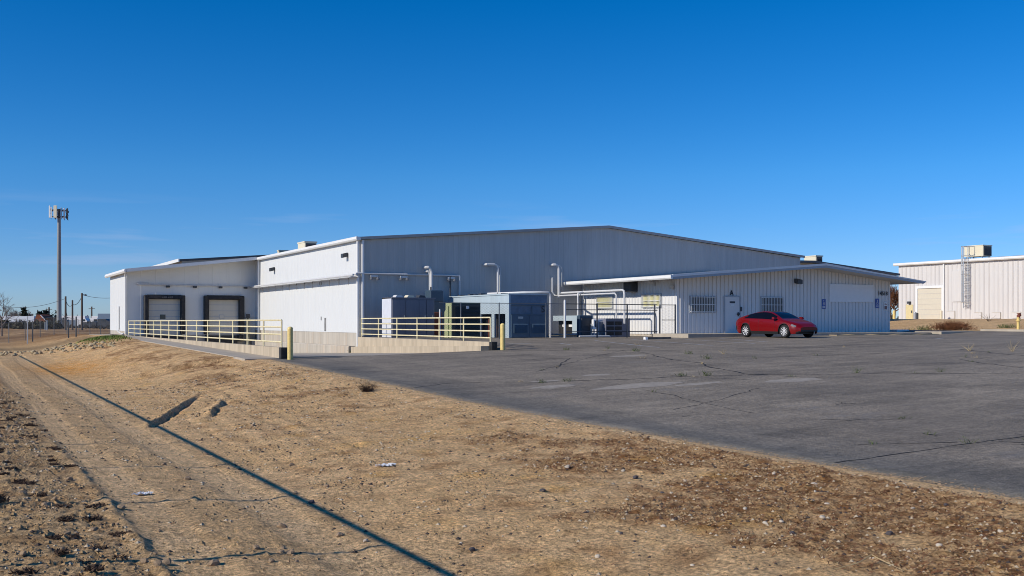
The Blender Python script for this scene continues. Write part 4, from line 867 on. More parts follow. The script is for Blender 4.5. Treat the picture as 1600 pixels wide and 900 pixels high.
p = onv(790, 458, ev0+2); mb = MB(); mb.tube([(e0-.0, ev0+2.5, et+.12), (e0+1.2, ev0+.6, et+.16), (e0+1.9, ev0-.05, et+.16), (e1+.0, ev0-.12, et+.15), (e1+.10, ev0-.12, et+.05), (e1+.12, ev0-.12, et-.15), (e1+.12, ev0-.12, ez)], .055, 8); mb.build('white_pipe', M['pipe'], t, smooth=True)
for k in range(7): mb = MB(); mb.box(e0+.2+.1*(k % 3), e0+.5+.1*(k % 3), ev0+1+k*.9, ev0+1.3+k*.9, et+.071, et+.13+.04*(k % 2)); mb.build('roof_fitting', M['dark'], t)
t = thing('control_closet', 'narrow blue-grey control closet beside the blue double doors', 'control cabinet', (29.15, 49.5, CZ-.86))
mb = MB(); mb.bbox(28.80, 29.42, 49.3, 50.2, CZ-.9, CZ+.95, .02); mb.build('case', mat('closet', (.14, .19, .27), .5), t)
mb = MB(); mb.bbox(28.84, 29.15, 49.25, 49.298, CZ-.75, CZ+.85, .006); mb.build('door', M['deepblue'], t); mb = MB(); mb.box(28.88, 29.06, 49.21, 49.249, CZ+.1, CZ+.6); mb.build('meter_window', M['dark'], t)
t = thing('chiller', 'low light blue chiller with a dark open side standing behind the tall white fence post', 'chiller', (33, 52, CZ-.86))
h0, h1, hv0, hv1, ht = 32.35, 33.4, 50.7, 53.6, CZ+.38; hb = CZ-.88
a = onu(894, 500, h0)[1]
mb = MB(); mb.box(h0, h0+.06, hv0, hv1, CZ+.07, ht); mb.box(h0, h0+.06, hv0, a, hb+.1, CZ+.07); mb.box(h0+.061, h1, hv0, hv0+.06, hb+.1, ht); mb.box(h0+.061, h1, hv0+.061, hv1, ht-.05, ht); mb.box(h1-.05, h1, hv0+.061, hv1, hb+.1, ht-.051); mb.build('shell', M['lightblue'], t)
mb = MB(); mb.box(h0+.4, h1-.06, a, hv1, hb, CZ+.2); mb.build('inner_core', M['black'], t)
mb = MB(); mb.box(h0+.385, h0+.398, a+.6, a+1.0, CZ-.3, CZ-.12); mb.box(h0+.385, h0+.398, a+1.5, a+1.75, CZ-.3, CZ-.12); mb.build('rating_plate', M['sign_white'], t)
mb = MB(); mb.tube([(h0-.1, hv1, hb+.12), (h0-.1, hv0-.2, hb+.12)], .05, 6); mb.build('base_pipe', M['galv'], t)
def condenser(label, u0, u1, v0, v1, zt, kind):
    t = thing('condenser_unit', label, 'condenser', ((u0+u1)/2, (v0+v1)/2, CZ-.86), 'condensing units behind the fence'); z0 = CZ-.86
    mb = MB(); mb.bbox(u0, u1, v0, v1, z0, zt, .05 if kind == 'round' else .02); b = mb.build('case', M['tank' if kind == 'round' else ('cabinet_light' if kind == 'pale' else 'cabinet')], t)
    if kind == 'grille':
        n = 2; w = (u1-u0)*.66/2
        for i in range(2):
            for j in range(3):
                zz0 = z0+.1+(zt-z0-.2)*j/3; mb = MB(); mb.box(u0+.05+i*w, u0+.05+i*w+w-.06, v0-.012, v0-.002, zz0, zz0+(zt-z0-.2)/3-.07); mb.build('coil_opening', M['black'], t)
    elif kind == 'pale':
        mb = MB(); louvers(mb, u0+.06, u1-.06, v0-.002, z0+.1, zt-.1, 14); mb.build('louver_panel', M['galv'], t)
    else:
        mb = MB(); mb.bbox(u0+.12, u1-.08, v0-.06, v0-.001, z0+.1, zt-.16, .03); mb.build('coil_guard', M['dark'], t)
    mb = MB(); mb.box(u0+.1, u1-.1, v0+.1, v1-.1, z0-.1, z0); mb.build('base', M['dark'], t); return t
def uA(x, v): return onv(x, 500, v)[0]
condenser('dark blue rounded condenser next to the light blue chiller', uA(905, 48.4), uA(926.5, 48.4), 48.4, 48.7, CZ+.38, 'round')
condenser('slim pale grey condenser between the dark rounded one and the grilled one', uA(934, 48.6), uA(946, 48.6), 48.6, 49.6, CZ+.15, 'pale')
condenser('wide grey condenser with six black coil openings by the lit office wall', uA(946.5, 48.3), uA(984.5, 48.3), 48.3, 49.5, CZ+.20, 'grille')
t = thing('meter_box', 'white meter box on a post between the dark and the pale condenser', 'meter box', (uA(928.5, 48.1), 48.1, CZ-.86))
u = uA(928.5, 48.1); mb = MB(); mb.bbox(u-.12, u+.14, 48.0, 48.2, CZ-.42, CZ+.14, .02); mb.build('box', M['sign_white'], t)
mb = MB(); mb.box(u-.03, u+.05, 47.98, 47.999, CZ-.3, CZ+.05); mb.build('gauges', M['dark'], t); mb = MB(); mb.tube([(u, 48.12, CZ-.9), (u, 48.12, CZ-.4)], .04, 6); mb.tube([(u-.2, 48.12, CZ-.8), (u-.2, 48.12, CZ-.1)], .03, 6); mb.build('post', M['galv'], t)
mb = MB(); mb.tube([(uA(905, 47.6), 47.6, CZ-.80), (uA(952, 47.6), 47.6, CZ-.80), (uA(954, 47.6), 47.6, CZ-.9)], .05, 8); tag(mb.build('drain_pipe', M['pipe'], smooth=True, loc=(uA(930, 47.6), 47.6, CZ-.86)), 'white drain pipe lying on the asphalt in front of the condensers', 'pipe')

# ------------------------------------------------------------------ fences
def chain_mesh(mb, p0, p1, z0a, z0b, h, pitch, r):
    """crossing wires in the vertical plane from p0 to p1"""
    p0, p1 = np.array(p0, float), np.array(p1, float); L = np.linalg.norm(p1-p0); d = (p1-p0)/L; n = np.array((-d[1], d[0])); k = -h
    while k < L:
        for sg in (1, -1):
            s0, s1 = max(0, k), min(L, k+h)
            if s1-s0 < .02: continue
            za, zb_ = (s0-k), (s1-k)
            if sg < 0: za, zb_ = h-za, h-zb_
            b0, b1 = z0a+(z0b-z0a)*s0/L, z0a+(z0b-z0a)*s1/L
            a = np.array((*(p0+d*s0), b0+za)); b = np.array((*(p0+d*s1), b1+zb_))
            q1 = np.array((n[0]*r, n[1]*r, 0)); q2 = np.array((d[0]*r*.7, d[1]*r*.7, -r*.7*sg))
            o = len(mb.v)
            for p in (a, b): mb.v += [tuple(p+q1), tuple(p-q1*.5+q2), tuple(p-q1*.5-q2)]
            mb.f += [(o, o+1, o+4, o+3), (o+1, o+2, o+5, o+4), (o+2, o, o+3, o+5)]
        k += pitch
def fence(label, pts, posts, h, zf, pitch, r, rails=(1.,), pr=.04, rr=None, m='galv', group=None, extra=0., mesh=True, pm=None):
    t = thing('chain_link_fence', label, 'fence', (pts[0][0], pts[0][1], zf(*pts[0])), group)
    for k, (u, v) in enumerate(posts): z = zf(u, v); mb = MB(); mb.lathe([(pr, -.2), (pr, h+extra), (pr*.6, h+extra+.04)], (u, v, z), 8); mb.build('post', M[pm or m], t, smooth=True)
    for a, b in zip(pts[:-1], pts[1:]):
        za, zb_ = zf(*a), zf(*b)
        for f in rails: mb = MB(); mb.tube([(a[0], a[1], za+h*f), (b[0], b[1], zb_+h*f)], rr or pr*.62, 6); mb.build('rail', M[m], t, smooth=True)
        if mesh: mb = MB(); chain_mesh(mb, a, b, za+.03, zb_+.03, h-.05, pitch, r); mb.build('mesh', M['chainlink'], t)
    return t
# the boundary fence beside the photographer; its rail, posts and wire throw the shadows across the track
fz = lambda u, v: CZ-2.08
fence('long chain link boundary fence whose rail and posts shade the dirt track', [(-.42, -3.9), (-.42, 67.5)], [(-.42, -3.9+3.4*k) for k in range(22)], 2.36, fz, .075, .0016, pr=.03, rr=.032)
# equipment yard fence
uy = lambda x: onv(x, 500, 46.5)[0]
yz = lambda u, v: CZ-.86
fence('chain link yard fence in front of the transformer and blue enclosure', [(uy(687), 46.5), (uy(881), 46.5)], [(uy(x), 46.5) for x in (720, 780, 853)], 1.83, yz, .085, .0024, rails=(1.,), pr=.03, m='chainlink')
fence('dark railed fence panel in front of the condensers and lit office wall', [(uy(881)+.1, 46.5), (uy(1027), 46.5)], [(uy(x), 46.5) for x in (933, 980, 1023, 1031)], 1.83, yz, .5, .001, rails=(1., .83, .18), pr=.042, m='dark', mesh=False)
fence('short fence panel between the gate post and the office corner', [(uy(1034), 46.5), (uy(1056)-.05, 46.5)], [(uy(1056)-.05, 46.5)], 1.83, yz, .085, .0016, rails=(1., .53), pr=.038, m='dark')
for x, h, lab in ((881, 2.0, 'tall white fence post in front of the light blue chiller'), (686, 1.45, 'thin white fence post by the dark tank and guard rail')):
    mb = MB(); mb.lathe([(.065 if x > 800 else .04, 0), (.065 if x > 800 else .04, h), (.03, h+.05)], n=12); o = mb.build('fence_post', M['pipe'], smooth=True, local=True); o.location = (uy(x), 46.4, yz(0, 0)); tag(o, lab, 'post')
# fences far behind the spoil heap
fa, fb = atZ(-14, 512, 84)[:2], atZ(172, 512, 118)[:2]
pz = lambda u, v: gz(u, v)
def lerp2(t): return (fa[0]+(fb[0]-fa[0])*t, fa[1]+(fb[1]-fa[1])*t)
NPT = 9
fence('chain link fence with leaning posts crossing behind the rock heap', [lerp2(i/NPT) for i in range(NPT+1)], [lerp2(i/NPT) for i in range(NPT+1)], 1.75, pz, .12, .0018, pr=.032, m='chainlink')
for x, yt, yb, Z, lab, m, r in ((43, 498, 541, 82, 'tall pale gate post standing in front of the far fence', 'trim_grey', .045), (51, 503, 535, 86, 'thin dark post right behind the tall pale gate post', 'dark', .05), (107, 509, 533, 80, 'dark steel post in front of the cell tower', 'dark', .055), (119, 503, 534, 80, 'taller dark steel post near the rock heap', 'dark', .055)):
    u, v, _ = atZ(x, yb, Z); z = gz(u, v); mb = MB(); h = (yb-yt)/F*Z; mb.lathe([(r, -.1), (r, h), (r*.5, h+.04)], n=8); o = mb.build('fence_post', M[m], smooth=True); o.location = (u, v, z); tag(o, lab, 'post')

# ------------------------------------------------------------------ red car
def car(loc):
    t = thing('parked_car', 'glossy red fastback car parked facing out beside the office door', 'car', loc, rz=-math.pi/2)
    ip = lambda x, xs, ys: float(np.interp(x, xs, ys))
    L = 4.72; WB0, WB1, WR = .86, 3.74, .335
    def smooth_ip(x, xs, ys):
        n = 7; return sum(ip(min(max(x+(k-3)*.045, xs[0]), xs[-1]), xs, ys) for k in range(n))/n
    top_ = ([0, .05, .15, .4, .8, 1.15, 1.35, 1.7, 2.05, 2.4, 2.7, 3.1, 3.5, 3.9, 4.25, 4.5, 4.66, 4.72], [.50, .58, .68, .775, .87, .935, 1.02, 1.22, 1.375, 1.435, 1.44, 1.405, 1.33, 1.225, 1.115, 1.06, 1.02, .93])
    top = (top_[0], [z if z < 1 else 1+(z-1)*.88 for z in top_[1]])
    belt = ([0, .05, .15, .4, .8, 1.15, 1.6, 2.4, 3.2, 3.9, 4.3, 4.6, 4.72], [.47, .53, .60, .69, .79, .855, .885, .915, .945, .975, .985, .96, .86])
    wmx = ([0, .06, .2, .45, .9, 1.5, 3.2, 3.9, 4.3, 4.55, 4.72], [.52, .66, .79, .875, .92, .925, .925, .92, .88, .80, .68])
    wsh = ([0, .06, .2, .45, .9, 1.5, 3.2, 3.9, 4.3, 4.55, 4.72], [.48, .60, .72, .81, .86, .875, .885, .88, .82, .72, .60])
    wrf = ([0, .4, .9, 1.2, 1.6, 2.1, 3.0, 3.7, 4.2, 4.5, 4.72], [.36, .62, .70, .72, .64, .575, .565, .59, .64, .60, .48])
    low = ([0, .08, .3, .6, 4.2, 4.5, 4.72], [.36, .24, .19, .17, .18, .26, .42])
    xs = [0, .02, .05, .09]+list(np.arange(.14, 4.62, .048))+[4.64, 4.68, 4.705, 4.72]
    NP = 12; rows = []
    for x in xs:
        zb = smooth_ip(x, *low); arch = False
        for wc in (WB0, WB1):
            d = abs(x-wc)
            if d < .385: zb = max(zb, WR+math.sqrt(.385**2-d*d)*.99); arch = True
        zs, zt, wm, ws, wr = (smooth_ip(x, *q) for q in (belt, top, wmx, wsh, wrf))
        zs = max(zs, zb+.05); hgt = zs-zb; low0 = smooth_ip(x, *low)
        def side(z):     # half width at height z on the body side
            f = (z-low0)/max(zs-low0, .01)
            return wm*(.955+.045*math.sin(min(max(f/.5, 0), 1)*math.pi/2)) if f < .5 else wm+(ws-wm)*((f-.5)/.5)**1.8
        pr = []
        for f in (0, .2, .42, .62, .82, 1.0): z = zb+hgt*f; pr.append((side(z)-(.012 if (f > .3 and f < .5) else 0), z))
        cab = zt-zs
        pr.append((ws+(wr-ws)*.12+(-.01), zs+cab*.10)); pr.append((ws+(wr-ws)*.50, zs+cab*.48)); pr.append((wr+(ws-wr)*.10, zs+cab*.86))
        pr.append((wr*.86, zs+cab*.955)); pr.append((wr*.5, zs+cab*.99)); pr.append((0, zt))
        rows.append(pr)
    n = len(xs)
    def pt(i, j, s): y, z = rows[i][j]; return (2.3-xs[i], s*y, z)      # nose towards +x
    parts = {}
    def put(nm, i, j, s):
        mb, ix = parts.setdefault(nm, (MB(), {}))
        q = []
        for a, b in ((i, j), (i+1, j), (i+1, j+1), (i, j+1)):
            k = (a, b, s if rows[a][b][0] > 1e-6 else 0)
            if k not in ix: ix[k] = len(mb.v); mb.v.append(pt(a, b, s))
            q.append(ix[k])
        mb.f.append(tuple(q))
    for i in range(n-1):
        x = (xs[i]+xs[i+1])/2
        for j in range(NP-1):
            nm = 'body'
            if j in (6, 7):
                xa = 1.42+(rows[i][j][1]-.9)*1.25
                if xa < x < 3.95-(rows[i][j][1]-.95)*1.4 and abs(x-2.72) > .03: nm = 'side_window'
                elif 1.3 < x < 4.1 and abs(x-2.72) <= .03 : nm = 'pillar'
            elif j >= 8:
                if 1.22 < x < 2.08 and j >= 9: nm = 'windshield'
                elif 2.13 <= x < 3.42 and j >= 9: nm = 'glass_roof'
                elif 3.46 <= x < 4.22 and j >= 9: nm = 'rear_window'
            if j <= 0 and .7 < x < 4.0: nm = 'sill'
            if .02 < x < .2 and j <= 0: nm = 'nose_shade'
            if x > 4.5 and j <= 1: nm = 'rear_diffuser'
            if .2 < x < .42 and j in (4, ): nm = 'headlight'
            if 4.52 < x and j == 4: nm = 'tail_lamp'
            for s in (-1, 1):
                put(nm if nm not in ('side_window', 'headlight', 'tail_lamp', 'pillar', 'sill') else nm+'#%d' % s, i, j, s)
    for j in range(NP-2):
        nm = 'nose_shade' if j <= 1 else 'body'; mb, ix = parts.setdefault(nm, (MB(), {})); o_ = len(mb.v); mb.v += [pt(0, j, -1), pt(0, j, 1), pt(0, j+1, 1), pt(0, j+1, -1)]; mb.f.append((o_, o_+1, o_+2, o_+3))  # black lower nose paints in the shade on the body-coloured front
        mb, ix = parts['body']; o_ = len(mb.v); mb.v += [pt(n-1, j, -1), pt(n-1, j, 1), pt(n-1, j+1, 1), pt(n-1, j+1, -1)]; mb.f.append((o_, o_+1, o_+2, o_+3))
    mm = dict(body='red', side_window='tint', pillar='tint', windshield='tint', glass_roof='tint', rear_window='tint', sill='plastic', nose_shade='plastic', rear_diffuser='plastic', headlight='lamp', tail_lamp='taillight')
    for nm, (mb, _) in parts.items(): mb.build(nm.split('#')[0], M[mm[nm.split('#')[0]]], t, smooth=2, local=True)
    mb = MB(); mb.box(2.3-4.5, 2.3-.35, -.60, .60, .19, .55); mb.box(2.3-3.35, 2.3-1.25, -.80, .80, .18, .62); mb.box(2.3-1.249, 2.3-.42, -.655, .655, .25, .70); mb.box(2.3-4.18, 2.3-3.351, -.655, .655, .25, .78); mb.build('underbody', M['plastic'], t, local=True)
    # door seams and handles
    for s in (-1, 1):
        mb = MB()
        for x0 in (1.55, 2.72, 3.42):
            i = min(range(n), key=lambda k: abs(xs[k]-x0)); mb.tube([(2.3-xs[i], s*(rows[i][j][0]+.002), rows[i][j][1]) for j in range(1, 6)], .006, 4)
        mb.build('door_seam', M['plastic'], t, local=True)
        for x0 in (2.52, 3.28):
            i = min(range(n), key=lambda k: abs(xs[k]-x0)); y = rows[i][4][0]; mb = MB(); mb.box(2.3-x0-.1, 2.3-x0+.1, min(s*(y-.01), s*(y+.006)), max(s*(y-.01), s*(y+.006)), .80, .825); mb.build('door_handle', M['red'], t, local=True)
        mb = MB(); vs = [(2.3-1.50-.12, s*.90, .93), (2.3-1.50+.10, s*.93, .94), (2.3-1.50+.10, s*1.05, .95), (2.3-1.50-.05, s*1.07, .94), (2.3-1.50-.10, s*.90, 1.06), (2.3-1.50+.05, s*.93, 1.06), (2.3-1.50+.05, s*1.04, 1.06), (2.3-1.50-.05, s*1.06, 1.05)]
        mb.add(vs, [(0,1,2,3),(4,7,6,5),(0,4,5,1),(1,5,6,2),(2,6,7,3),(3,7,4,0)]); mb.build('wing_mirror', M['red'], t, local=True)
    for wc in (WB0, WB1):
        for s in (-1, 1):
            w = bpy.data.objects.new('wheel', None); COL.objects.link(w); w.parent = t; w.location = (2.3-wc, s*.79, WR)
            mb = MB(); mb.lathe([(.235, -.11), (.31, -.115), (.335, -.085), (.335, .085), (.31, .115), (.235, .11), (.22, 0)], n=32, axis='y', cap=False); mb.build('tyre', M['tyre'], w, smooth=True, local=True)
            mb = MB(); so_ = s*.085
            mb.lathe([(.245, so_-.02*s), (.252, so_+.012*s), (.232, so_+.014*s), (.226, so_-.02*s)], n=32, axis='y', cap=False)
            for k in range(10):
                a = 2*math.pi*k/10; ca, sa = math.cos(a), math.sin(a)
                def q(r, o, d): return (r*ca-o*sa, d, r*sa+o*ca)
                vs = [q(.045, -.012, so_+.002*s), q(.045, .012, so_+.002*s), q(.23, .030, so_+.008*s), q(.23, -.016, so_+.008*s)]
                vs += [(a_, d_-.03*s, c_) for a_, d_, c_ in vs]; mb.add(vs, [(0,1,2,3),(7,6,5,4),(0,4,5,1),(1,5,6,2),(2,6,7,3),(3,7,4,0)])
            mb.lathe([(.05, so_-.02*s), (.05, so_+.012*s)], n=16, axis='y'); mb.build('rim', M['rim'], w, local=True)
            mb = MB(); mb.lathe([(.225, s*.02), (.225, s*.03)], n=24, axis='y'); mb.build('brake_disc', M['plastic'], w, local=True)
    return t
cu, cv = 38.15, 40.35
car((cu, cv, lz(cu, cv)))

# ------------------------------------------------------------------ small things on the lot
u, v, z = onlot(1007, 530.5); t = thing('wheel_stop', 'short dark concrete wheel stop with a white end in front of the office', 'wheel stop', (u, v, z))
mb = MB(); mb.prism([(v-.09, z), (v+.09, z), (v+.07, z+.12), (v-.07, z+.12)], u+.16, u+1.65, 'yz'); mb.build('body', mat('stained_concrete', (.10, .095, .09), .9, var=.4), t)
mb = MB(); mb.prism([(v-.1, z-.001), (v+.1, z-.001), (v+.08, z+.135), (v-.08, z+.135)], u, u+.159, 'yz'); mb.build('end', M['sign_white'], t)
def tuft(name, n, L, spread, m, label, cat, loc, group=None, upr=.8, wd=.006, seed=0, leafy=0):
    rd = random.Random(seed); mb = MB()
    for _ in range(n):
        a = rd.random()*2*math.pi; el = upr*(.45+.55*rd.random())*math.pi/2; l = L*(.45+.55*rd.random()); bx, by = max(-spread*.45, min(spread*.45, rd.gauss(0, spread*.3))), max(-spread*.45, min(spread*.45, rd.gauss(0, spread*.3)))
        p = [(bx, by, -.01)]; dx, dy, dz = math.cos(a)*math.cos(el), math.sin(a)*math.cos(el), math.sin(el)
        for k in range(1, 4): f = k/3; p.append((bx+dx*l*f+rd.gauss(0, .02)*l, by+dy*l*f+rd.gauss(0, .02)*l, max(.0, dz*l*f*(1-.12*f))))
        mb.tube(p, [wd, wd*.8, wd*.6, wd*.3], 3, False)
        for _k in range(leafy):
            f = .3+.7*rd.random(); c = np.array(p[0])+(np.array(p[3])-np.array(p[0]))*f; s = L*.10*(.5+rd.random())
            e1, e2 = np.array([rd.gauss(0, 1) for _ in range(3)]), np.array([rd.gauss(0, 1) for _ in range(3)]); c[2] = max(c[2], .01)
            mb.add([c, c+e1*s*.5, c+e2*s*.5], [(0, 1, 2)])
    o = mb.build(name, m, local=True); o.location = loc; tag(o, label, cat, group); return o
WEEDS = [((1104, 561), .30, 'green weed growing at the bend of the branching crack'), ((1076, 553), .25, 'yellow-green weed at the top of the crack behind the other weed'), ((993, 549), .30, 'low green weed at the start of the crack in front of the condensers'),
         ((950, 545), .35, 'sparse dry weed standing in the lot in front of the condensers'), ((1064, 587.5), .22, 'flat green weed patch along the middle long crack'), ((1104, 587), .28, 'dark upright weed right of the flat green patch on the long crack'),
         ((845, 598), .2, 'tiny weed at the left end of the long crack'), ((888, 596), .2, 'small weed on the long crack next to the tiny one'), ((1582, 549), .7, 'spindly dry weed near the edge of the lot by the yellow standpipe'),
         ((1336, 583), .4, 'thin bent weed alone on the open asphalt'), ((1515, 548), .5, 'wispy dry weed next to the spindly one near the far kerb'), ((1470, 581), .25, 'small dry tuft on the crack across the open lot'),
         ((1132, 553), .45, 'tall thin weed beside the rear wheel side of the car park'), ((885, 547), .22, 'row of low green weeds along the crack behind the white bay line')]
for k, (p, L, lab) in enumerate(WEEDS):
    u, v, z = onlot(*p); dryk = 'dry' in lab or 'thin' in lab or 'wispy' in lab
    tuft('weed', 12 if dryk else 22, L*.8, .16 if dryk else .3, M['straw'] if dryk and k % 2 == 0 else M['weed'], lab, 'weed', (u, v, z), None, .85, .006 if not dryk else .005, 100+k, 0 if dryk else 3)
for k in range(26):       # tiny sprouts along the cracks
    pl = CR[k % len(CR)]; i = random.randrange(len(pl)-1); f = random.random(); x = pl[i][0]+(pl[i+1][0]-pl[i][0])*f; y = pl[i][1]+(pl[i+1][1]-pl[i][1])*f
    u, v, z = onlot(x, y); tuft('sprout', 7, .10+.08*random.random(), .2, M['weed'] if random.random() < .6 else M['straw'], 'tiny sprout growing out of a crack in the asphalt', 'weed', (u, v, z), 'sprouts in the asphalt cracks', .8, .005, 300+k, 2)
u, v, z = ongnd(573, 612); z = gz(u, v); tuft('dry_shrub', 120, .40, .30, M['dry'], 'dark brittle shrub on the bank beside the edge of the asphalt', 'shrub', (u, v, z), None, .72, .005, 5, 1)
tuft('weed', 30, .28, .3, M['weed'], 'small green weed at the foot of the corner downspout of the warehouse', 'weed', (U0-.22, VG+.55, CZ-1.8), None, .85, .01, 77, 3)
u, v, z = atZ(1488, 515, 72); z = gz(u, v)
mb = MB(); rd = random.Random(3)
for _ in range(900):
    a = rd.gauss(0, .42); b = rd.gauss(0, .32); hgt = max(.1, .85-.35*a*a-.4*abs(b)); l = .5+.5*rd.random(); x0, y0 = a*1.5, b*1.2; aa = rd.random()*6.28; el = .2+1.1*rd.random()
    z0 = rd.random()*hgt*.55; p0 = (x0, y0, z0); p1 = (x0+math.cos(aa)*math.cos(el)*l*.6, y0+math.sin(aa)*math.cos(el)*l*.6, z0+math.sin(el)*l*.5); mb.tube([p0, p1], [.014, .005], 3, False)
o = mb.build('brush_heap', M['redbush'], local=True); o.location = (u, v, z-.02); o.rotation_euler = (0, 0, -YAW); tag(o, 'low heap of dead reddish brush on the dirt bank before the far building', 'brush')
for k, (x, y, n_, L, m, lab) in enumerate(((1445, 512, 60, .5, 'weed', 'green and yellow weeds at the foot of the bank by the white slab'), (1575, 513, 70, .45, 'weed', 'green weeds at the foot of the yellow standpipe'), (1425, 510, 40, .4, 'straw', 'pale dry weeds at the foot of the bank past the office corner'), (1545, 500, 14, 1.0, 'dry', 'single dark dry stalk on the bank below the wall vents'))):
    u, v, z = atZ(x, y+2, 74 if k != 3 else 84); z = gz(u, v); tuft('weed_clump', n_, L, 1.2 if k < 3 else .05, M[m], lab, 'weeds', (u, v, z), None, .8, .012, 500+k, 4 if k < 3 else 0)
u, v, _ = atZ(1402, 516, 69); mb = MB(); z = gz(u, v); mb.bbox(u-.6, u+.6, v-.5, v+.5, z-.05, max(z, CZ-.62)+.10, .02); tag(mb.build('slab', M['sign_white'], loc=(u, v, z)), 'small white slab on the ground just past the office corner', 'slab')
u, v, _ = atZ(1591, 517, 70); z = gz(u, v); t = thing('standpipe', 'yellow standpipe with a rusty valve near the edge of the lot', 'standpipe', (u, v, z))
mb = MB(); mb.lathe([(.10, -.1), (.10, .62), (.16, .62), (.16, .70), (.10, .70), (.10, .9)], (u, v, z), 12); mb.build('pipe', M['yellow'], t, smooth=True)
mb = MB(); mb.tube([(u, v, z+.85), (u+.02, v, z+1.0), (u+.16, v-.05, z+1.08)], [.10, .12, .10], 10); mb.lathe([(.13, 0), (.13, .05)], (u+.05, v, z+1.13), 10); mb.tube([(u+.05, v, z+1.0), (u+.05, v, z+1.15)], .03, 6); mb.build('valve', M['rust'], t, smooth=True)

# stones, litter and sticks on the dirt
def stone_mesh(name, m, seed, s=(1, .8, .6)):
    import bmesh
    b = bmesh.new(); bmesh.ops.create_icosphere(b, subdivisions=2, radius=1); r2 = np.random.default_rng(seed); k = r2.normal(size=(6, 3))
    for v_ in b.verts:
        p = np.array(v_.co); d = 1
        for q in k: q_ = q/np.linalg.norm(q); d = min(d, .72/max(.2, p@q_)) if p@q_ > .6 else d
        p = p*d*np.array(s); v_.co = p
    me = bpy.data.meshes.new(name); b.to_mesh(me); b.free(); me.materials.append(m); return me
SM = [stone_mesh('stone', M['stone'], 1), stone_mesh('stone', M['stone'], 2, (1, .7, .5)), stone_mesh('stone', M['dark_stone'], 3, (1, .8, .6))]
def put_stone(x, y, r, k, label, group=None, name='stone'):
    u, v, z = ongnd(x, y); o = bpy.data.objects.new(name, SM[k]); COL.objects.link(o); o.location = (u, v, gz(u, v)+r*.25); o.scale = (r, r, r); o.rotation_euler = (random.uniform(-.3, .3), random.uniform(-.3, .3), random.random()*6); tag(o, label, 'stone', group)
for x, y, r, k, lab in ((1467, 858, .040, 0, 'pale triangular stone lying alone on the sandy soil at the bottom edge'), (1390, 840, .045, 2, 'black stone between pale pebbles below the red-brown weeds'), (1563, 834, .035, 0, 'bright white stone lying in the weeds near the corner of the picture'),
                        (1272, 761, .050, 1, 'flat pale stone in the weeds next to the asphalt edge'), (1292, 790, .04, 0, 'greyish pale stone on the bank under the flat pale stone'), (1426, 802, .028, 0, 'small round white stone in the middle of the red-brown weeds'), (1209, 745, .04, 1, 'long pale stone chip in the weeds nearest the asphalt'),
                        (1036, 824, .035, 1, 'whitish stone on the bare sand below the weedy bank'), (993, 747, .05, 2, 'dark stone on the bank beside grey gravel'), (848, 768, .05, 2, 'dark clod-like stone on bare sand beyond the white paper'), (738, 862, .045, 2, 'dark stone close to the rail shadow'), (487, 787, .05, 2, 'dark stone right beside the rail shadow line'), (886, 736, .05, 0, 'pale lump of soil at the end of a row of lumps')):
    put_stone(x, y, r, k, lab)
for k in range(70):
    x = random.uniform(560, 1590); y = random.uniform(640, 890); u, v, z = ongnd(x, y)
    if u > 10.4 or v < 3: continue
    put_stone(x, y, .012+.03*random.random()**2, random.choice((0, 0, 1, 1, 2)), 'small loose stone on the bare dirt bank', 'loose stones scattered on the dirt')
for k in range(90):
    x = random.uniform(5, 560); y = random.uniform(640, 895); u, v, z = ongnd(x, y)
    if u > 6: continue
    put_stone(x, y, .018+.045*random.random()**2, 1, 'dry clod of earth on the rutted track', 'dry clods on the rutted track', 'dirt_clod')
CM = stone_mesh('dirt_clod', mat('clod', (.34, .24, .15), .95, var=.3, scale=10, bump=.5), 8, (1, .9, .7))
for o in list(COL.objects):
    if o.name.startswith('dirt_clod'): o.data = CM
def litter(x, y, w, label):
    u, v, z = ongnd(x, y); n_ = 14; mb = MB(); r3 = np.random.default_rng(int(x))
    h = r3.random((n_, n_))**2*.035; X, Y = np.meshgrid(np.linspace(-1, 1, n_), np.linspace(-1, 1, n_))
    rad = np.hypot(X, Y); mb.v = [(X[j, i]*w*(1+.15*r3.normal()), Y[j, i]*w*.5*(1+.15*r3.normal()), h[j, i]+.012) for j in range(n_) for i in range(n_)]
    mb.f = [(j*n_+i, j*n_+i+1, (j+1)*n_+i+1, (j+1)*n_+i) for j in range(n_-1) for i in range(n_-1) if rad[j, i]+.35*noise(np.array([i*.6]), np.array([j*.6]), 70)[0] < .92]
    o = mb.build('crumpled_paper', M['paper'], local=True); o.location = (u, v, gz(u, v)); o.rotation_euler = (0, 0, -YAW+.5); tag(o, label, 'litter')
for k in range(150):
    u = random.uniform(-.1, 1.6); v = 5.5+26*random.random()**1.5; tuft('dead_clump', 60, .035+.04*random.random(), .10+.10*random.random(), M['dry'], 'dark dead weed clump in the rough soil beside the track', 'weed', (u, v, gz(u, v)), 'dead weed clumps in the rough soil', .55, .011, 900+k, 3)
litter(602, 729, .16, 'crumpled white paper lying on the sandy dirt'); litter(222, 771, .13, 'pale scrap beside the wheel track near a post shadow')
for (p, lab) in ((((1300, 897), (1340, 892), (1362, 884), (1380, 888), (1412, 898)), 'long bent pale straw at the bottom edge of the picture'),):
    pts = [np.array(ongnd(*q)) for q in p]; pts = [(a[0], a[1], gz(a[0], a[1])+.02+.05*math.sin(i*.8)) for i, a in enumerate(pts)]
    mb = MB(); mb.tube(pts, [.004, .005, .005, .004, .002], 5); o = mb.build('straw', M['straw'], loc=pts[0]); tag(o, lab, 'straw')
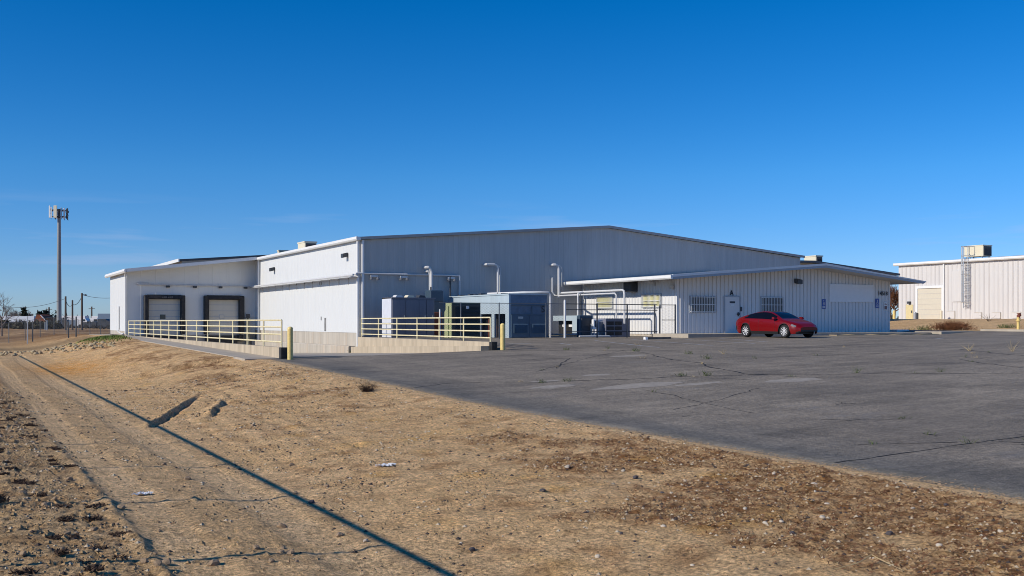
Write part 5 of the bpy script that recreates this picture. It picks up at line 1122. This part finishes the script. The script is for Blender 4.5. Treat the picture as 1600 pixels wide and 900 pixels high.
# rubble heap at the end of the walkway
RM = [stone_mesh('rubble', M['rubble'], s_, q) for s_, q in ((11, (1, .8, .55)), (12, (1, .7, .6)), (13, (.9, .9, .5)))]
rd = random.Random(9); k = 0
while k < 240:
    x = rd.uniform(-10, 178); f = min(1, max(0, (x-20)/70)); y = rd.uniform(547-10*f, 556-4*f) if x < 120 else rd.uniform(536, 549-(x-120)*.12)
    u, v, z = ongnd(x, y); v = min(max(v, 58), 74); z = gz(u, v)
    if u > 9.6: k += 1; continue
    r_ = .05+.15*rd.random()**2.2; o = bpy.data.objects.new('rubble', RM[k % 3]); COL.objects.link(o); o.location = (u, v, z+r_*.2); o.scale = (r_,)*3; o.rotation_euler = (rd.uniform(-.4, .4), rd.uniform(-.4, .4), rd.random()*6)
    tag(o, 'rough pale rubble piece in the heap at the end of the walkway', 'rubble', 'rubble heaped at the end of the walkway'); k += 1
mb = MB(); rd = random.Random(21)
for _ in range(2600):
    u = rd.gauss(8.7, .7); v = rd.gauss(70, 1.8)
    if u > 9.75: continue
    z = gz(u, v); a = rd.random()*6.28; l = .05+.10*rd.random(); mb.add([(u-.03*math.sin(a), v+.03*math.cos(a), z), (u+.03*math.sin(a), v-.03*math.cos(a), z), (u+math.cos(a)*l*.6, v+math.sin(a)*l*.6, z+l)], [(0, 1, 2)])
o = mb.build('grass', mat('fresh_grass', (.16, .22, .045), .9, var=.4, scale=4)); tag(o, 'green grass growing over the heap at the end of the walkway', 'grass', kind='stuff')

# ------------------------------------------------------------------ background on the far side
def base(x, Z): u, v, _ = atZ(x, 510, Z); return u, v, gz(u, v)
# cell tower
TZ = 250; u, v, z = base(92.3, TZ); px = TZ/F
t = thing('cell_tower', 'tall grey monopole cell tower with panel antennas at the top', 'cell tower', (u, v, z)); H = CZ+(503-341)*px-z
mb = MB(); mb.lathe([(.58, -.3), (.54, H*.33), (.55, H*.33+.05), (.47, H*.6), (.48, H*.6+.05), (.40, H)], n=18); mb.build('pole', mat('mast_steel', (.30, .31, .32), .55, .1), t, smooth=True, local=True)
zt0 = CZ+(503-333)*px-z; cr_, sr_ = math.cos(YAW), math.sin(YAW)
def ring(a, r): return (math.cos(a)*r*cr_+math.sin(a)*r*sr_, -math.cos(a)*r*sr_+math.sin(a)*r*cr_)
mb = MB()
for zz in (zt0-.9, zt0+.7):
    mb.tube([(*ring(a, 1.75), zz) for a in np.linspace(0, 2*math.pi, 13)], .06, 5)
    for a in np.linspace(0, 2*math.pi, 7)[:-1]: mb.tube([(0, 0, zz), (*ring(a, 1.75), zz)], .07, 5)
mb.tube([(0, 0, H-.4), (0, 0, zt0+1.0)], .3, 8); mb.build('platform', M['dark'], t, local=True)
for dx, dy, w, h, dz, m in ((-2.05, -.6, .30, 2.95, .3, 'sign_white'), (-1.35, -1.2, .28, 2.75, 0, 'sign_white'), (-.75, .6, .26, 2.5, -.1, 'galv'), (-.03, -2.0, .80, 3.0, .15, 'cream'), (1.1, -1.3, .28, 2.6, -.1, 'galv'), (1.55, -.7, .26, 2.6, -.15, 'sign_white'), (2.0, .2, .16, 2.9, -.2, 'dark'), (1.3, 1.3, .25, 2.5, 0, 'dark'), (-1.5, 1.2, .25, 2.5, 0, 'dark'), (.4, 1.9, .3, 2.6, 0, 'galv')):
    cx_, cy_ = dx*cr_+dy*sr_, -dx*sr_+dy*cr_; mb = MB(); mb.bbox(-w/2, w/2, -.12, .12, -h/2, h/2, .04); o = mb.build('antenna', M[m], t, local=True); o.location = (cx_, cy_, zt0+dz); o.rotation_euler = (0, 0, -YAW)
    mb = MB(); mb.tube([(0, .25, -h/2-.25), (0, .25, h/2-.1)], .05, 5); mb.box(-.1, .1, .1, .3, -.5, -.2); mb.box(-.12, .12, .12, .45, .3, .8); mb.build('mount', M['dark'], o, local=True)
# utility poles and their wires
def upole(x, ytop, Z, label, r=.16, arm=False):
    u, v, z = base(x, Z); h = CZ+(503-ytop)/F*Z-z; t = thing('utility_pole', label, 'utility pole', (u, v, z), 'utility poles in the yard behind')
    mb = MB(); mb.lathe([(r, -.2), (r*.8, h)], n=10); mb.build('pole', M['wood'], t, smooth=True, local=True)
    if arm: mb = MB(); mb.box(-.9, .9, -.06, .06, h-.7, h-.55); o = mb.build('crossarm', M['wood'], t, local=True); o.rotation_euler = (0, 0, -YAW)
    return np.array((u, v, z+h))
A1 = upole(102.5, 463, 190, 'utility pole just beyond the cell tower mast, tallest but one', .2); A2 = upole(113.2, 469, 190, 'shortest of the three thick utility poles', .18); A3 = upole(128, 458, 190, 'tallest thick utility pole, carrying a lamp arm', .21)
upole(143.3, 479, 300, 'thin faraway utility pole above the white trailers', .25, True); upole(76.6, 480, 300, 'thin faraway utility pole above the rust red roof', .25, True)
def wire(p, q, sag, label, r=.035): 
    p, q = np.array(p), np.array(q); mb = MB(); mb.tube([p+(q-p)*t_-np.array((0, 0, sag*4*t_*(1-t_))) for t_ in np.linspace(0, 1, 15)], r, 4); tag(mb.build('overhead_wire', M['dark'], loc=tuple(p)), label, 'wire')
wire(A1-(0, 0, .4), atZ(-10, 474.5, 210), 1.2, 'overhead wire running from the pole by the tower out of the picture'); wire(A1-(0, 0, .7), A2-(0, 0, .8), .7, 'slack wire from the pole by the tower to the shortest pole', .05); wire(A2-(0, 0, .8), A3-(0, 0, .6), .6, 'slack wire between the shortest and the tallest thick pole', .05); wire(A3-(0, 0, .3), atZ(180, 465, 175), .3, 'overhead wire from the tallest pole towards the dock building')
mb = MB(); p = A3-np.array((0, 0, .25)); q = np.array(atZ(133.5, 461, 190)); mb.tube([p, q], .06, 5); mb.lathe([(.3, 0), (.35, .1), (.1, .25)], tuple(q-np.array((0, 0, .1))), 8); tag(mb.build('yard_lamp', M['dark'], loc=tuple(p)), 'small lamp on an arm near the top of the tallest pole', 'lamp')
# trees
def bare_tree(name, label, loc, h, seed, group=None, dens=5, depth=4, m='twig', r0=None, spread=.55):
    rd = random.Random(seed); mt, mc = MB(), MB()
    def br(p, d, l, r, k):
        q = p+d*l; mid = p+d*l*.5+np.array([rd.gauss(0, .05) for _ in range(3)])*l
        (mt if k == 0 else mc).tube([p, mid, q], [r, r*.8, r*.6], 5 if k < 2 else 3, False)
        if k >= depth: return
        for _ in range(dens if k else dens+2):
            e = d+np.array([rd.gauss(0, spread), rd.gauss(0, spread), rd.gauss(.1, spread*.7)]); e /= np.linalg.norm(e); s_ = p+(q-p)*(.45+.55*rd.random()); br(s_, e, l*(.5+.25*rd.random()), r*.5, k+1)
    br(np.zeros(3), np.array((0, 0, 1.)), h*.36, r0 or h*.022, 0)
    t = thing(name, label, 'tree', loc, group); mt.v = [(a, b, c-.1) for a, b, c in mt.v]; mt.build('trunk', M['bark'], t, local=True); mc.build('crown', M[m], t, local=True); return t
u, v, z = base(3, 120); bare_tree('bare_tree', 'wide leafless tree at the edge of the picture in front of the long trailer', (u, v, z), 6.6, 4, None, 5, 4, 'twig', .10, .65)
for k, (x, yt, Z) in enumerate(((24, 482, 330), (31, 480, 335), (42, 481, 330), (49, 484, 340), (17, 484, 335))):
    u, v, z = base(x, Z); h = CZ+(503-yt)/F*Z-z; bare_tree('bare_tree', ('pale leafless tree behind the long trailer, beside the dark conifer', 'pale leafless tree behind the trailer, tallest of the row', 'leafless tree just past the dark conifer behind the trailer', 'lowest leafless tree behind the end of the trailer', 'leafless tree behind the trailer next to the wide bare tree')[k], (u, v, z), h*1.25, 30+k, 'leafless trees behind the trailer', 6, 3, 'twig', .3, .7)
def conifer(x, yt, Z, w, label, seed):
    u, v, z = base(x, Z); h = CZ+(503-yt)/F*Z-z; t = thing('conifer', label, 'tree', (u, v, z), 'dark conifers far behind'); rd = random.Random(seed)
    mb = MB(); mb.lathe([(.2, -.1), (.05, h*.9)], n=6); mb.build('trunk', M['bark'], t, local=True); mb = MB()
    for _ in range(700):
        f = rd.random()**1.2; r_ = w*(1-f)*(.4+.6*rd.random())*(.85+.3*math.sin(f*22)); a = rd.random()*6.28; zz_ = h*(.06+.94*f); s_ = .45
        c = np.array((math.cos(a)*r_, math.sin(a)*r_, zz_)); e = np.array([rd.gauss(0, s_) for _ in range(3)]); g = np.array([rd.gauss(0, s_), rd.gauss(0, s_), -abs(rd.gauss(0, s_))]); mb.add([c, c+e, c+g], [(0, 1, 2)])
    mb.build('crown', M['conifer'], t, local=True)
for k, (x, yt, w, lab) in enumerate(((38, 481, 1.6, 'dark conifer among the leafless trees behind the trailer'), (61.5, 487.5, 1.5, 'dark conifer next to the end of the long trailer'), (66.5, 489, 1.0, 'small dark conifer between two larger ones'), (71.5, 484.5, 1.9, 'tallest dark conifer above the rust red roof'))): conifer(x, yt, 300, w, lab, k+60)
def bush(x, yt, Z, w, label, m, seed):
    u, v, z = base(x, Z); h = CZ+(503-yt)/F*Z-z; rd = random.Random(seed); mb = MB()
    for _ in range(900):
        a = rd.random()*6.28; e = math.asin(rd.random()); r_ = (.5+.5*rd.random())*(1+.2*math.sin(a*3+e*5)); c = np.array((math.cos(a)*math.cos(e)*w*r_, math.sin(a)*math.cos(e)*w*r_, math.sin(e)*h*r_)); s_ = .35
        mb.add([c, c+np.array([rd.gauss(0, s_) for _ in range(3)]), c+np.array([rd.gauss(0, s_) for _ in range(3)])], [(0, 1, 2)])
    t = thing('tree', label, 'tree', (u, v, z)); mb.build('crown', M[m], t, local=True); mb = MB(); mb.lathe([(.2, -.1), (.1, h*.6)], n=6); mb.build('trunk', M['bark'], t, local=True)
bush(87.5, 490, 290, 2.2, 'round dark tree just before the cell tower mast', 'conifer', 1); bush(100, 493, 300, 3.0, 'low dark tree just past the cell tower mast', 'conifer', 2)
u, v, z = base(1397, 165); bare_tree('bare_tree', 'brown leafless tree in the gap between the office and the far building', (u, v, z), 8.2, 77, None, 7, 4, 'redbush', .2, .75)
u, v, z = base(1391.5, 168); bare_tree('bare_tree', 'second brown leafless tree half hidden by the office corner', (u, v, z), 7.4, 79, None, 7, 4, 'twig', .2, .75)
# house, trailers and trucks in the far yard
def box_trailer(label, x0, x1, yt, yb, Z, m, group='trailers and trucks in the far yard', wheels=True):
    u, v, z = base((x0+x1)/2, Z); px_ = Z/F; w = (x1-x0)*px_; h0 = CZ+(503-yb)*px_; h1 = CZ+(503-yt)*px_; t = thing('semi_trailer', label, 'trailer', (u, v, z), group, rz=-YAW)
    mb = MB(); mb.bbox(-w/2, w/2, -1.3, 1.3, max(h0-z, .9), h1-z, .06); mb.build('box', M[m], t, local=True)
    mb = MB(); mb.box(-w/2+.05, w/2-.05, -1.31, -1.301, max(h0-z, .9)+.02, max(h0-z, .9)+.15); mb.build('side_rail', M['galv'], t, local=True)
    if wheels:
        mb = MB(); mb.box(-w*.45, w*.45, -.9, .9, .55, max(h0-z, .9)-.002); mb.build('chassis', M['dark'], t, local=True)
        for dx in (-w*.36, -w*.25, w*.36):
            for s_ in (-1, 1): mb = MB(); mb.lathe([(.5, -.15), (.5, .15)], n=14, axis='y'); o = mb.build('wheel', M['tyre'], t, local=True); o.location = (dx, s_*1.1, .5)
box_trailer('long pale trailer standing behind the wide bare tree', 3, 57, 494, 507, 290, 'trailer'); box_trailer('white trailer behind the two shorter thick utility poles', 97, 136, 493.5, 501, 300, 'truck_white'); box_trailer('short white trailer between the trucks and the blue-grey one', 146, 159, 494, 503, 280, 'truck_white'); box_trailer('blue-grey box trailer touching the dock building in view', 156, 176, 490, 507, 240, 'truck_blue')
def cab(x, Z, w, hh, label, m):
    u, v, z = base(x, Z); t = thing('truck', label, 'truck', (u, v, z), 'trailers and trucks in the far yard', rz=-YAW)
    mb = MB(); mb.prism([(-w/2, .6), (w/2, .6), (w/2, 1.6), (w*.25, 1.7), (w*.08, hh), (-w/2, hh)], -1.1, 1.1); mb.build('cab', M[m], t, local=True)
    mb = MB(); mb.box(-w*.2, w*.1, -1.115, -1.101, 1.7, hh-.3); mb.build('window', M['glass'], t, local=True)
    for dx in (-w*.3, w*.3):
        for s_ in (-1, 1): mb = MB(); mb.lathe([(.48, -.15), (.48, .15)], n=14, axis='y'); o = mb.build('wheel', M['tyre'], t, local=True); o.location = (dx, s_*1.0, .48)
    mb = MB(); mb.box(-w*.5, w*.52, -1.05, 1.05, .35, .598); mb.build('chassis', M['dark'], t, local=True)
cab(134, 250, 3.2, 2.5, 'white truck in front of the tallest utility pole', 'truck_white'); cab(153, 245, 2.8, 2.5, 'white truck next to the blue-grey trailer', 'truck_white'); cab(120, 255, 3.0, 2.0, 'grey truck between the shorter and the tallest pole', 'truck_blue'); cab(166, 225, 3.0, 2.2, 'dark truck half hidden by the dock building', 'dark'); cab(104, 262, 3.4, 2.1, 'dark truck just past the cell tower mast', 'dark'); cab(143, 238, 3.0, 1.5, 'low dark truck between the two white ones', 'dark')
u, v, z = base(70, 270); t = thing('house', 'low house with a rust red roof and a white gable edge', 'house', (u, v, z), rz=-YAW)
px_ = 270/F; hw = 10.5*px_
mb = MB(); mb.box(-hw*.8, hw*.9, -2, 3, -.2, CZ+1.0-z); mb.build('wall', M['redbush'], t, local=True)
mb = MB(); mb.prism([(-hw, CZ+.1-z), (-hw*.55, CZ+1.95-z), (hw*.0, CZ+1.75-z), (hw, CZ-.15-z)], -2.4, 3.4); mb.build('roof', M['roof_red'], t, local=True)
mb = MB(); mb.tube([(hw*.0, -2.42, CZ+1.8-z), (hw, -2.42, CZ-.1-z)], .12, 4); mb.build('gable_edge', M['truck_white'], t, local=True)
for x, Z, h, lab in ((70.5, 200, 2.2, 'white marker post before the rust red roof house'), (73.5, 190, 2.6, 'taller white marker post before the rust red roof house')):
    u, v, z = base(x, Z); mb = MB(); mb.lathe([(.10, -.1), (.10, h*.7), (.04, h*.7+.05)], n=8); o = mb.build('marker_post', M['galv'], local=True); o.location = (u, v, z); tag(o, lab, 'post')
def mass(name, x0, x1, Z, h, m, label, seed, n_=2500, s_=.5):
    rd = random.Random(seed); mb = MB()
    for _ in range(n_):
        x = x0+(x1-x0)*rd.random(); Zq = Z+rd.uniform(-6, 6); u, v, _z = atZ(x, 505, Zq); zz_ = float(ground_base(np.array([u]), np.array([v]))[0])+h*rd.random()*(.6+.4*math.sin(x*.7)); c = np.array((u, v, zz_))
        mb.add([c, c+np.array([rd.gauss(0, s_) for _ in range(3)]), c+np.array([rd.gauss(0, s_) for _ in range(3)])], [(0, 1, 2)])
    o = mb.build(name, m); tag(o, label, 'undergrowth', kind='stuff')
mass('undergrowth', -30, 92, 225, 1.6, mat('scrub', (.06, .055, .03), .9, var=.5, scale=.6), 'dark scrub in a band under the trailer beyond the fence', 5)
mass('far_treeline', -900, 2500, 900, 5.0, mat('far_scrub', (.07, .07, .055), .9, var=.4, scale=.1), 'thin line of far vegetation at the horizon', 6, 6000, 2.2)
